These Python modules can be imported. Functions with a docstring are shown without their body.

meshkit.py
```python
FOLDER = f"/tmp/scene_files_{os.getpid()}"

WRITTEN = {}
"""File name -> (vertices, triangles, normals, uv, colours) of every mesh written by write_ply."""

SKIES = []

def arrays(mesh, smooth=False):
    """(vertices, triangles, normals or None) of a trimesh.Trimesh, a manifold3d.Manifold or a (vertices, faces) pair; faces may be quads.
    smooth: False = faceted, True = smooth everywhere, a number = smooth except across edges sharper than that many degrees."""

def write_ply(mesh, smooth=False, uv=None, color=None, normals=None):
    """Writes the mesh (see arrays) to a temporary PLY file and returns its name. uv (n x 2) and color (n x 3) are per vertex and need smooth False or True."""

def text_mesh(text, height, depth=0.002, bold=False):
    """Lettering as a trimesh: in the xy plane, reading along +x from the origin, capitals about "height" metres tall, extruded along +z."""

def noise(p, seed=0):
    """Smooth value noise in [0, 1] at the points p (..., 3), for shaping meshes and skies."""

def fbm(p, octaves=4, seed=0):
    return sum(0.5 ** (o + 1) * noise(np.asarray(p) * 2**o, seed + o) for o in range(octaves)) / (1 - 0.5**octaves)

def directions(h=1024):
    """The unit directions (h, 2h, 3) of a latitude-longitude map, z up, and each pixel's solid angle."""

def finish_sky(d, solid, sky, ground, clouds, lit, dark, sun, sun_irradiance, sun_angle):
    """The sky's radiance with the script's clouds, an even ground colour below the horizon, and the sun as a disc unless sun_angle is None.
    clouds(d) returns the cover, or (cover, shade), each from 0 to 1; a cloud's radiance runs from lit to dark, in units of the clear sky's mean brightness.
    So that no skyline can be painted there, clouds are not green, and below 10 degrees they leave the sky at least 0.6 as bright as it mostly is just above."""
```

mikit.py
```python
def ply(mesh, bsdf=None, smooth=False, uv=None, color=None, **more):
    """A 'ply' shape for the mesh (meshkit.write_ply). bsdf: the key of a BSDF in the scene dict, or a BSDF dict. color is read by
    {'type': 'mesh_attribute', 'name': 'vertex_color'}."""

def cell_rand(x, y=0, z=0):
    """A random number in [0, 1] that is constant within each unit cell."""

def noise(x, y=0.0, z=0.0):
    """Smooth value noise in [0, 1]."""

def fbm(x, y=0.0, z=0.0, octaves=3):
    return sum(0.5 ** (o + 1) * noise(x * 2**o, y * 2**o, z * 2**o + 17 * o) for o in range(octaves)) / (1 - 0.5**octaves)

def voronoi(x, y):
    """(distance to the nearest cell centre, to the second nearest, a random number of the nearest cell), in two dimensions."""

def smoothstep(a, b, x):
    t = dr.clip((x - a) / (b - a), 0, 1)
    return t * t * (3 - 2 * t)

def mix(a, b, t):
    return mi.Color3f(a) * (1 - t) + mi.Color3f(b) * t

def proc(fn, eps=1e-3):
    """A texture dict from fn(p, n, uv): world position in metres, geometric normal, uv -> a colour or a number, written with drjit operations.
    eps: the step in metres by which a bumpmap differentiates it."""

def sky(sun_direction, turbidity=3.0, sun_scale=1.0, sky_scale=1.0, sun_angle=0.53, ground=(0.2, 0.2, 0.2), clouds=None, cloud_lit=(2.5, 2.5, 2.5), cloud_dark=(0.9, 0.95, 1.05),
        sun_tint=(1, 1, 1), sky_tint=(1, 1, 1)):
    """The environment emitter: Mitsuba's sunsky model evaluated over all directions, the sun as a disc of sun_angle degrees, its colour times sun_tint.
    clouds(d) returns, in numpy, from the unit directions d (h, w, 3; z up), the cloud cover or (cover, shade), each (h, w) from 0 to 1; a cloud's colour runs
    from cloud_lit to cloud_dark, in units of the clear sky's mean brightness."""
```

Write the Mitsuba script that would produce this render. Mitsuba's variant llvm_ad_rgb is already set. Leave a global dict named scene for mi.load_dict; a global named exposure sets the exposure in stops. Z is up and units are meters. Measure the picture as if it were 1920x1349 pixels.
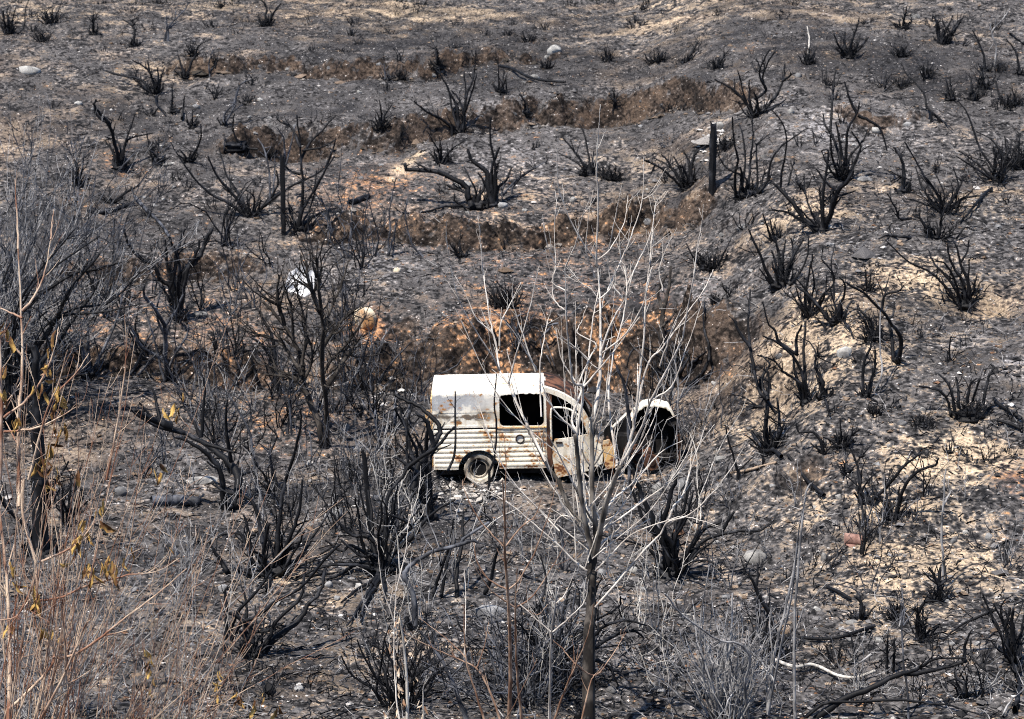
import math, random
import numpy as np, trimesh, mitsuba as mi, mikit, meshkit, drjit as dr
import manifold3d as m3
from manifold3d import Manifold, CrossSection
from scipy.interpolate import PchipInterpolator

T = mi.ScalarTransform4f
scene, labels = {}, {}

# ------------------------------------------------------------------ camera, sky, exposure
CAMZ, PITCH, FPX, CX, CY = 9.17, math.radians(-11.0), 4719.0, 960.0, 674.5
_fwd = (0.0, math.cos(PITCH), math.sin(PITCH))
scene['camera'] = {
    'type': 'thinlens', 'fov': math.degrees(2 * math.atan(960.0 / FPX)), 'fov_axis': 'x',
    'aperture_radius': 0.011, 'focus_distance': 27.0, 'near_clip': 0.5, 'far_clip': 2000.0,
    'to_world': T().look_at(origin=[0, 0, CAMZ], target=[_fwd[0], _fwd[1], CAMZ + _fwd[2]], up=[0, 0, 1])}
SUN = (-0.32, -0.34, 0.89)
scene['sky'] = mikit.sky(SUN, turbidity=3.0, ground=(0.12, 0.11, 0.10), sun_tint=(0.93, 1.0, 1.13))
exposure = 2.5


def ray(px, py):
    """unit-forward direction of a photo pixel: (x, y, z) with y = 1 along the ground"""
    u, v = (np.asarray(px, float) - CX) / FPX, (CY - np.asarray(py, float)) / FPX
    c, s = math.cos(PITCH), math.sin(PITCH)
    y, z = c - s * v, s + c * v
    return u / y, z / y


def at_plane(px, py, Y):
    """the point where a sight line meets the upright plane y = Y"""
    a, b = ray(px, py)
    Y = np.broadcast_to(np.asarray(Y, float), np.shape(a))
    return np.stack([a * Y, Y, CAMZ + b * Y], -1)


# ------------------------------------------------------------------ materials
def rgb(*c):
    return {'type': 'rgb', 'value': list(c)}


def mat(name, fn, rough=0.8, spec=0.3, **k):
    scene[name] = {'type': 'twosided', 'b': {'type': 'principled', 'base_color': mikit.proc(fn), 'roughness': rough, 'specular': spec, **k}}
    return name


N, F, SS, MIX = mikit.noise, mikit.fbm, mikit.smoothstep, mikit.mix


def bark(dark, light, f=9.0, lo=0.45, hi=0.75):
    def fn(p, n, uv):
        t = SS(lo, hi, F(p.x * f, p.y * f, p.z * f * 0.5, 3))
        return MIX(dark, light, t)
    return fn


mat('char', bark((0.005, 0.0056, 0.0075), (0.040, 0.043, 0.052), 9, 0.5, 0.9), 0.65, 0.2)
mat('char_grey', bark((0.018, 0.02, 0.026), (0.13, 0.14, 0.165), 8, 0.35, 0.8), 0.65, 0.25)
mat('grey_twig', bark((0.09, 0.092, 0.10), (0.34, 0.34, 0.345), 10, 0.3, 0.7), 0.75, 0.2)
mat('pale_twig', bark((0.30, 0.29, 0.27), (0.58, 0.56, 0.52), 12, 0.3, 0.7), 0.75, 0.2)
mat('tree_bark', bark((0.020, 0.018, 0.017), (0.095, 0.085, 0.076), 14, 0.4, 0.85), 0.85, 0.15)
mat('sapling_bark', bark((0.36, 0.33, 0.30), (0.66, 0.63, 0.58), 10, 0.3, 0.7), 0.75, 0.2)
mat('brown_bark', bark((0.16, 0.09, 0.06), (0.42, 0.30, 0.22), 9, 0.35, 0.7), 0.7, 0.25)
mat('red_twig', bark((0.20, 0.095, 0.06), (0.54, 0.43, 0.33), 7, 0.3, 0.7), 0.65, 0.3)
mat('dry_leaf', bark((0.09, 0.042, 0.018), (0.50, 0.33, 0.105), 13, 0.36, 0.70), 0.7, 0.2)
mat('pale_leaf', bark((0.22, 0.13, 0.08), (0.62, 0.52, 0.40), 14, 0.35, 0.65), 0.7, 0.2)
mat('stone_pale', bark((0.12, 0.12, 0.12), (0.34, 0.34, 0.33), 6, 0.3, 0.7), 0.85, 0.15)
mat('stone_grey', bark((0.09, 0.092, 0.098), (0.25, 0.255, 0.26), 7, 0.3, 0.7), 0.85, 0.15)
mat('stone_tan', bark((0.15, 0.11, 0.08), (0.36, 0.28, 0.21), 7, 0.3, 0.7), 0.85, 0.15)
mat('stone_yellow', bark((0.30, 0.17, 0.08), (0.58, 0.51, 0.38), 3.5, 0.25, 0.5), 0.85, 0.15)
mat('stone_red', bark((0.12, 0.06, 0.05), (0.30, 0.19, 0.16), 7, 0.3, 0.7), 0.85, 0.15)
scene['gravel_paint'] = {'type': 'diffuse', 'reflectance': {'type': 'mesh_attribute', 'name': 'vertex_color'}}

# ------------------------------------------------------------------ terrain
_yc = [-60, 0, 8, 15, 20, 24, 28, 33, 37, 39.3, 41.2, 43, 45, 50, 56, 62, 68, 75, 90, 140, 320]
_zc = [30, 7.4, 4.4, 2.0, .75, .2, 0, -.02, -.04, .04, .60, .74, 1.42, 2.2, 3.45, 4.7, 5.25, 5.55, 6.3, 10, 24]
_yr = [-60, 0, 8, 15, 20, 24, 27, 30, 33.5, 39, 45, 53, 60, 66, 75, 90, 140, 320]
_zr = [30, 7.4, 4.4, 2.0, .80, .25, .12, .25, .98, 2.22, 3.1, 4.3, 5.3, 5.85, 6.35, 7, 10.5, 24]
ZC, ZR = PchipInterpolator(_yc, _zc), PchipInterpolator(_yr, _zr)


def sstep(a, b, x):
    t = np.clip((x - a) / (b - a), 0, 1)
    return t * t * (3 - 2 * t)


def fb(x, y, f, o=3, seed=0):
    return meshkit.fbm(np.stack([x * f, y * f, np.full_like(x, 3.7)], -1), o, seed) - 0.5


def h_base(x, y):
    w = sstep(2.1, 5.6, x + 1.5 * fb(x, y, .5, 2, 5) - 0.02 * (y - 43))
    return ZC(y) * (1 - w) + ZR(y) * w


def cast(h, px, py, y0=20.0, y1=95.0, n=900):
    a, b = ray(px, py)
    Y = np.linspace(y0, y1, n)
    z = CAMZ + b * Y
    d = z - h(a * Y, Y)
    k = int(np.argmax(d < 0)) if (d < 0).any() else n - 1
    k = max(k, 1)
    t = d[k - 1] / (d[k - 1] - d[k] + 1e-12)
    y = Y[k - 1] + t * (Y[k] - Y[k - 1])
    return np.array([a * y, y, CAMZ + b * y])


# eroded banks: (foot line in the photograph, height, width)
_banks = [
    ([(330, 128), (420, 124), (520, 120), (640, 128), (760, 126), (900, 108), (1010, 100)], .38, .35),
    ([(430, 285), (520, 270), (640, 265), (760, 258), (870, 234), (1000, 216), (1150, 202), (1280, 190), (1400, 186)], .62, .38),
    ([(590, 445), (680, 442), (760, 440), (900, 446), (1050, 436), (1200, 410), (1300, 388)], .55, .35),
    ([(640, 697), (780, 696), (950, 694), (1120, 692), (1250, 690), (1330, 682)], .75, .45),
    ([(830, 690), (950, 684), (1120, 682), (1250, 680), (1330, 672)], .85, .5),
    ([(30, 708), (200, 702), (330, 706), (480, 700)], .50, .4),
    ([(60, 525), (200, 515), (330, 505), (480, 495)], .35, .4),
    ([(1560, 215), (1640, 222), (1740, 218)], .25, .3),
    ([(620, 470), (560, 480)], .01, .3),
]
BANKS = []
for pts, hh, ww in _banks:
    q = np.array([cast(h_base, *p) for p in pts])
    q = q[np.argsort(q[:, 0])]
    BANKS.append((q[:, 0], q[:, 1], hh, ww))


# hollows washed or dug into the slope
PITS = []
for px, py, rp_, dd in [(1190, 600, 60, .75), (1000, 600, 50, .4), (740, 600, 55, .45), (330, 665, 45, .35), (1000, 98, 60, .28), (850, 130, 50, .2), (560, 280, 60, .3), (1100, 205, 80, .35), (240, 320, 45, .3), (1000, 425, 70, .35), (720, 430, 50, .3),
                         (440, 110, 60, .22), (1640, 230, 50, .2), (1830, 560, 60, .25), (1500, 900, 50, .2), (470, 520, 60, .3)]:
    _g = cast(h_base, px, py)
    PITS.append((_g[0], _g[1], rp_ * _g[1] / FPX, dd))


def terrain(x, y, fine=True):
    x, y = np.asarray(x, float), np.asarray(y, float)
    z = h_base(x, y)
    for bx, by, hh, ww in BANKS:
        yl = np.interp(x, bx, by)
        rag = 0.75 * fb(x, y, 1.0, 3, 11) + .40 * fb(x, y, 4.0, 3, 12)
        s = y - yl + rag
        fade = sstep(bx[0] - .9, bx[0] + .3, x) * (1 - sstep(bx[-1] - .3, bx[-1] + .9, x))
        amp = hh * fade * (0.8 + .8 * (fb(x, y, .8, 2, 13) + .25))
        z = z + amp * (sstep(-.05, ww, s) - sstep(-1.6, 2.4, s)) + 2.1 * amp * np.exp(-(((s - ww * .5) / .4) ** 2)) * fb(x, y, 3.0, 4, 15)
    for qx, qy, qr, qd in PITS:
        z = z - qd * np.exp(-(((x - qx) / qr) ** 2 + ((y - qy) / (qr * .75)) ** 2)) * (1 + 1.2 * fb(x, y, 2.5, 2, 19))
    flat = np.exp(-(((x - .7) / 3.0) ** 4 + ((y - 38.0) / 1.6) ** 4))
    z = z + (1 - .85 * flat) * (.45 * fb(x, y, .28, 2, 1) + .34 * fb(x, y, .9, 3, 2))
    if fine:
        z = z + .19 * fb(x, y, 2.6, 3, 3) + .055 * np.abs(fb(x, y, 9.0, 2, 4))
    return z


def ground_at(px, py):
    return cast(terrain, px, py)


def gz(x, y):
    return float(terrain(np.array([x]), np.array([y]))[0])


_xs = np.concatenate([-np.geomspace(170, 16, 22)[:-1], np.arange(-16, -9, .085), np.arange(-9, 9, .047), np.arange(9, 16, .085), np.geomspace(16, 170, 22)])
_ys = np.concatenate([np.linspace(-55, 22, 36)[:-1], np.arange(22, 26, .16), np.arange(26, 50, .064), np.arange(50, 84, .115), np.geomspace(84, 320, 34)])
_gx, _gy = np.meshgrid(_xs, _ys)
_gzv = terrain(_gx, _gy)
_nx, _ny = len(_xs), len(_ys)
_i = (np.arange(_ny - 1)[:, None] * _nx + np.arange(_nx - 1)[None]).ravel()
_tv = np.stack([_gx.ravel(), _gy.ravel(), _gzv.ravel()], -1)
_tf = np.concatenate([np.stack([_i, _i + 1, _i + _nx + 1], -1), np.stack([_i, _i + _nx + 1, _i + _nx], -1)])

terrain_exact = terrain


def terrain(x, y, fine=True):
    """height on the finished sheet, between its grid points"""
    x, y = np.asarray(x, float), np.asarray(y, float)
    i = np.clip(np.searchsorted(_xs, x) - 1, 0, _nx - 2); j = np.clip(np.searchsorted(_ys, y) - 1, 0, _ny - 2)
    u = (x - _xs[i]) / (_xs[i + 1] - _xs[i]); v = (y - _ys[j]) / (_ys[j + 1] - _ys[j])
    return (_gzv[j, i] * (1 - u) + _gzv[j, i + 1] * u) * (1 - v) + (_gzv[j + 1, i] * (1 - u) + _gzv[j + 1, i + 1] * u) * v


# soil: char, ash, sand and red earth.  Patches of sand and red earth stand at places of the hillside.
def world_blobs(rows):
    out = []
    for px, py, rx, w in rows:
        g = cast(h_base, px, py)
        out.append((g[0], g[1], rx * g[1] / FPX, rx * g[1] / FPX * 1.5, w))
    return out


SAND = world_blobs([(1810, 870, 120, .58), (1700, 520, 110, .36), (1520, 400, 120, .32), (1850, 560, 130, .18), (1600, 680, 170, .20), (1860, 390, 110, .26), (1620, 1010, 200, .2),
                    (1780, 1060, 140, .28), (1560, 880, 120, .14), (60, 22, 130, .46), (420, 8, 130, .36), (780, 22, 190, .50), (1280, 18, 220, .30), (1700, 30, 140, .25), (300, 130, 90, .25),
                    (640, 1200, 200, .22), (560, 1085, 70, .35), (1180, 340, 130, .2), (940, 395, 110, .28), (1450, 790, 120, .2), (1750, 1180, 180, .16), (900, 1130, 260, .14), (450, 230, 60, .2), (560, 720, 80, .25), (1480, 620, 100, .2),
                    (786, 281, 12, .8), (768, 296, 13, .85), (750, 313, 13, .85), (733, 331, 13, .75), (716, 348, 13, .6), (480, 1090, 60, .25), (1600, 700, 380, .10), (1700, 1020, 320, .10)])
RED = world_blobs([(150, 650, 150, .42), (420, 620, 120, .36), (330, 520, 150, .3), (700, 640, 70, .6), (640, 340, 130, .36), (715, 345, 60, .45), (930, 650, 120, .95), (1165, 640, 55, 1.5), (1070, 560, 200, .32),
                   (950, 440, 240, .36), (1250, 560, 110, .5), (230, 305, 60, .6), (1900, 900, 70, .9), (1360, 690, 60, .5), (1560, 880, 60, .45), (1420, 90, 60, .3), (640, 420, 110, .4), (470, 690, 160, .38),
                   (1150, 440, 120, .32), (540, 830, 120, .25), (1660, 1040, 60, .4), (695, 600, 45, 1.1), (1160, 900, 120, .4), (1900, 1010, 60, .4), (430, 800, 240, .2), (620, 780, 120, .3), (900, 330, 260, .2), (200, 420, 220, .22), (1650, 760, 260, .14)])
ASH = world_blobs([(1560, 240, 150, .5), (1500, 60, 260, .3), (1330, 170, 160, .3), (700, 170, 300, .25), (1290, 560, 70, .6), (1840, 680, 120, .5), (860, 930, 120, .45), (560, 910, 200, .3), (330, 900, 160, .3),
                   (980, 280, 220, .3), (1400, 1200, 300, .2), (700, 490, 140, .4)])


CHARRED = world_blobs([(1500, 90, 260, .55), (800, 75, 260, .6), (500, 150, 200, .4), (980, 160, 190, .5), (1740, 110, 190, .5), (250, 235, 130, .4), (900, 560, 170, .4), (300, 440, 150, .3), (600, 900, 230, .4),
                       (560, 1250, 150, .4), (1300, 1150, 150, .35), (720, 1010, 240, .4), (1200, 560, 70, .8), (1300, 330, 110, .3), (1850, 700, 110, .5), (1830, 180, 150, .45), (1420, 1240, 170, .3), (640, 230, 180, .35), (120, 420, 160, .4)])


def blobs(p, rows):
    s = mi.Float(0)
    for x, y, rx, ry, w in rows:
        s = s + w * dr.exp(-(dr.square((p.x - x) / rx) + dr.square((p.y - y) / ry)))
    return s


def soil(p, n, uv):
    w1 = F(p.x * .9, p.y * .9, p.z * .9, 3) - .5
    w2 = F(p.x * 3.6 + 9, p.y * 3.6, p.z * 3.6, 3) - .5
    w3 = F(p.x * 16 + 31, p.y * 16, p.z * 16, 2) - .5
    g = N(p.x * 55, p.y * 55, p.z * 55) - .5
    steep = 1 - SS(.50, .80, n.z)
    sand, red, ash, black = blobs(p, SAND), blobs(p, RED), blobs(p, ASH), blobs(p, CHARRED)
    w0 = F(p.x * .28 + 5, p.y * .28, p.z * .28, 2) - .5
    c = MIX((.019, .0195, .0215), (.118, .114, .115), SS(.14, .80, w2 * .9 + w3 * 1.1 + .5 + ash * .25))
    c = MIX(c, (.168, .132, .106), SS(-.08, .36, w0 * .5 + w1 * .8 + w2 * .7 + w3 * .8 + red * .22 + sand * .34 - ash * .2 - .10))
    c = MIX(c, (.235, .232, .242), SS(.04, .42, ash * .5 + w1 * .4 + w2 * .4 + w3 * 1.1 - .13))
    c = MIX(c, (.185, .102, .070), SS(.06, .60, red * .50 + w2 * .8 + w3 * 1.0 - .17))
    c = MIX(c, (.44, .35, .25), SS(.0, .50, sand * .78 + w0 * .3 + w1 * .5 + w2 * 1.05 + w3 * 1.0 - .16))
    c = MIX(c, (.021, .022, .0255), .85 * SS(.0, .32, black * .36 + w0 * .35 + N(p.x * 2.1 + 70, p.y * 2.1, p.z * 2.1) * .4 - .25 + w2 * .6 + w3 * .8))
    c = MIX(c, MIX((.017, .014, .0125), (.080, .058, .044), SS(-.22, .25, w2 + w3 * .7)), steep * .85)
    c = MIX(c, (.38, .21, .11), SS(.30, .60, red * .42 + w2 * .8 + w3 * 1.0 - .10))
    c = MIX(c, (.52, .51, .50), .85 * SS(.35, .45, g * .8 + w3 * .55))
    return c * dr.clip(1 + 1.0 * g + .9 * w3, .2, 2)


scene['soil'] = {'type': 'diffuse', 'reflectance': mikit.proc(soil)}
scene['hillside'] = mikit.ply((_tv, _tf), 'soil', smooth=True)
labels['hillside'] = {'kind': 'structure', 'label': 'burnt hillside of black ash, sandy soil and eroded reddish banks'}

# ------------------------------------------------------------------ mesh helpers
def ordinal(k):
    w = ['', 'second ', 'third ', 'fourth ', 'fifth ', 'sixth ', 'seventh ', 'eighth ', 'ninth ', 'tenth ', 'eleventh ', 'twelfth ', '13th ', '14th ', '15th ', '16th ', '17th ', '18th ', '19th ', '20th ', '21st ', '22nd ', '23rd ']
    return w[k] if k < len(w) else f'{k + 1}th '


def banded(pts, bands):
    """[(px, py, ordinal from the left, band name)] for scattered things, counted band by band"""
    out = []
    for lo, hi, nm in bands:
        row = sorted(p for p in pts if lo <= p[1] < hi)
        out += [(p[0], p[1], ordinal(i), nm) for i, p in enumerate(row)]
    return out


ICO = {k: trimesh.creation.icosphere(k) for k in (0, 1, 2, 3)}


def spline(P, n):
    P = np.asarray(P, float)
    if len(P) == 2:
        t = np.linspace(0, 1, n)[:, None]
        return P[0] * (1 - t) + P[1] * t
    q = np.vstack([2 * P[0] - P[1], P, 2 * P[-1] - P[-2]])
    out = []
    k = len(P) - 1
    for u in np.linspace(0, k, n):
        i = min(int(u), k - 1)
        t = u - i
        a, b, c, d = q[i:i + 4]
        out.append(.5 * (2 * b + (c - a) * t + (2 * a - 5 * b + 4 * c - d) * t * t + (3 * b - a - 3 * c + d) * t ** 3))
    return np.array(out)


class MB:
    """collects the pieces of one mesh"""
    def __init__(s):
        s.v, s.f, s.n = [], [], 0

    def add(s, v, f):
        s.v.append(np.asarray(v, float)); s.f.append(np.asarray(f, int) + s.n); s.n += len(v)
        return s

    def mesh(s, m):
        if hasattr(m, 'to_mesh'):
            q = m.to_mesh()
            return s.add(q.vert_properties[:, :3], q.tri_verts)
        return s.add(m.vertices, m.faces)

    def tube(s, P, R, sides=5):
        P = np.asarray(P, float)
        n = len(P)
        R = np.broadcast_to(np.asarray(R, float), (n,))
        t = np.gradient(P, axis=0)
        t /= np.linalg.norm(t, axis=1, keepdims=True) + 1e-12
        ref = np.array([0.13, -0.97, 0.2]) if abs(t[:, 1]).mean() < .8 else np.array([1.0, 0, .1])
        a = np.cross(t, ref); a /= np.linalg.norm(a, axis=1, keepdims=True) + 1e-12
        b = np.cross(t, a)
        ang = np.arange(sides) * 2 * np.pi / sides
        v = (P[:, None] + R[:, None, None] * (np.cos(ang)[None, :, None] * a[:, None] + np.sin(ang)[None, :, None] * b[:, None])).reshape(-1, 3)
        i, j = np.meshgrid(np.arange(n - 1), np.arange(sides), indexing='ij')
        i, j = i.ravel(), j.ravel()
        k = (j + 1) % sides
        q0, q1, q2, q3 = i * sides + j, i * sides + k, (i + 1) * sides + k, (i + 1) * sides + j
        f = np.concatenate([np.stack([q0, q1, q2], -1), np.stack([q0, q2, q3], -1)])
        tip = P[-1] + t[-1] * R[-1] * .8
        j = np.arange(sides)
        cap = np.stack([(n - 1) * sides + j, (n - 1) * sides + (j + 1) % sides, np.full(sides, n * sides)], -1)
        return s.add(np.vstack([v, tip]), np.vstack([f, cap]))

    def box(s, lo, hi, rot=None):
        b = trimesh.creation.box(bounds=[lo, hi])
        return s.mesh(b)

    def get(s):
        return np.vstack(s.v), np.vstack(s.f)


_used = {}


def numbered(key):
    n = _used.get(key, 0)
    _used[key] = n + 1
    return key if n == 0 else f'{key}_{n:03d}'


def put(key, mb, m, smooth=True, **more):
    key = numbered(key)
    scene[key] = mikit.ply(mb.get() if isinstance(mb, MB) else mb, m, smooth=smooth, **more)
    return key


def thing(name, label, cat, group=None):
    key = numbered(name)
    labels[key] = {'label': label, 'category': cat}
    if group:
        labels[key]['group'] = group
    return key


def blob_mesh(c, r, rng, sub=2, rough=.35, f=1.6):
    m = ICO[sub]
    v = np.array(m.vertices)
    o = rng.uniform(-50, 50, 3)
    d = 1 + rough * 2 * (meshkit.fbm(v * f + o, 3) - .5)
    return np.asarray(c) + v * d[:, None] * np.asarray(r), np.array(m.faces)


def grow(rng, p, d, L, n, wig, up=0.0):
    P = [np.asarray(p, float)]
    d = np.asarray(d, float) / np.linalg.norm(d)
    for _ in range(n):
        d = d + rng.normal(0, wig, 3)
        d[2] += up
        d /= np.linalg.norm(d)
        P.append(P[-1] + d * L / n)
    return np.array(P)


def twigs(mb, rng, P, R, k, L, wig=.18, up=.06, depth=1, sides=4, spread=.8, rmin=.0022, lo=.25):
    """k side twigs off the stem P"""
    n = len(P)
    for _ in range(k):
        u = rng.uniform(lo, .97) * (n - 1)
        i = min(int(u), n - 2)
        q = P[i] + (P[i + 1] - P[i]) * (u - i)
        t = P[i + 1] - P[i]
        t = t / (np.linalg.norm(t) + 1e-9)
        d = t + rng.normal(0, spread, 3)
        l = L * rng.uniform(.4, 1.1) * (1.15 - .6 * u / n)
        r = max(rmin, R[i] * rng.uniform(.34, .58))
        S = grow(rng, q, d, l, 5, wig, up)
        rr = np.linspace(r, max(rmin, r * .45), len(S))
        mb.tube(S, rr, sides)
        if depth > 1:
            twigs(mb, rng, S, rr, rng.integers(1, 4), l * .55, wig, up, depth - 1, 3, spread, rmin, .3)


REG = {'A': (0, 0, 3), 'B': (640, 0, 3), 'C': (1280, 0, 3), 'D': (0, 450, 3), 'E': (1280, 450, 3), 'F': (0, 900, 3), 'G': (640, 900, 3), 'H': (1280, 900, 3), 'I': (640, 400, 3),
       'P': (820, 180, 3.692), 'Q': (820, 500, 3.692), 'R': (900, 800, 3.692), 'T': (0, 560, 4.8), 'U': (0, 150, 3.213), 'V': (440, 440, 3.211)}


def lines(reg, text):
    """'x,y x,y; 9|x,y ...' in one of the sketch frames -> [(width or None, n x 2 photo pixels)]"""
    ox, oy, s = REG[reg]
    out = []
    for part in text.split(';'):
        part = part.strip()
        if not part:
            continue
        w = None
        if '|' in part:
            w, part = part.split('|'); w = float(w)
        xy = np.array([[float(c) for c in q.split(',')] for q in part.split()])
        out.append((w, xy / s + [ox, oy]))
    return out


_seed = [100]


def lift(P, gap=.03):
    """points of a stem that would lie under the ground come forward until they lie on it"""
    P = P.copy()
    cam = np.array([0, 0, CAMZ])
    for _ in range(60):
        low = P[:, 2] < terrain(P[:, 0], P[:, 1]) + gap
        low[0] = False
        if not low.any():
            break
        P[low] += (cam - P[low]) * .0035
    return P




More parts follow.
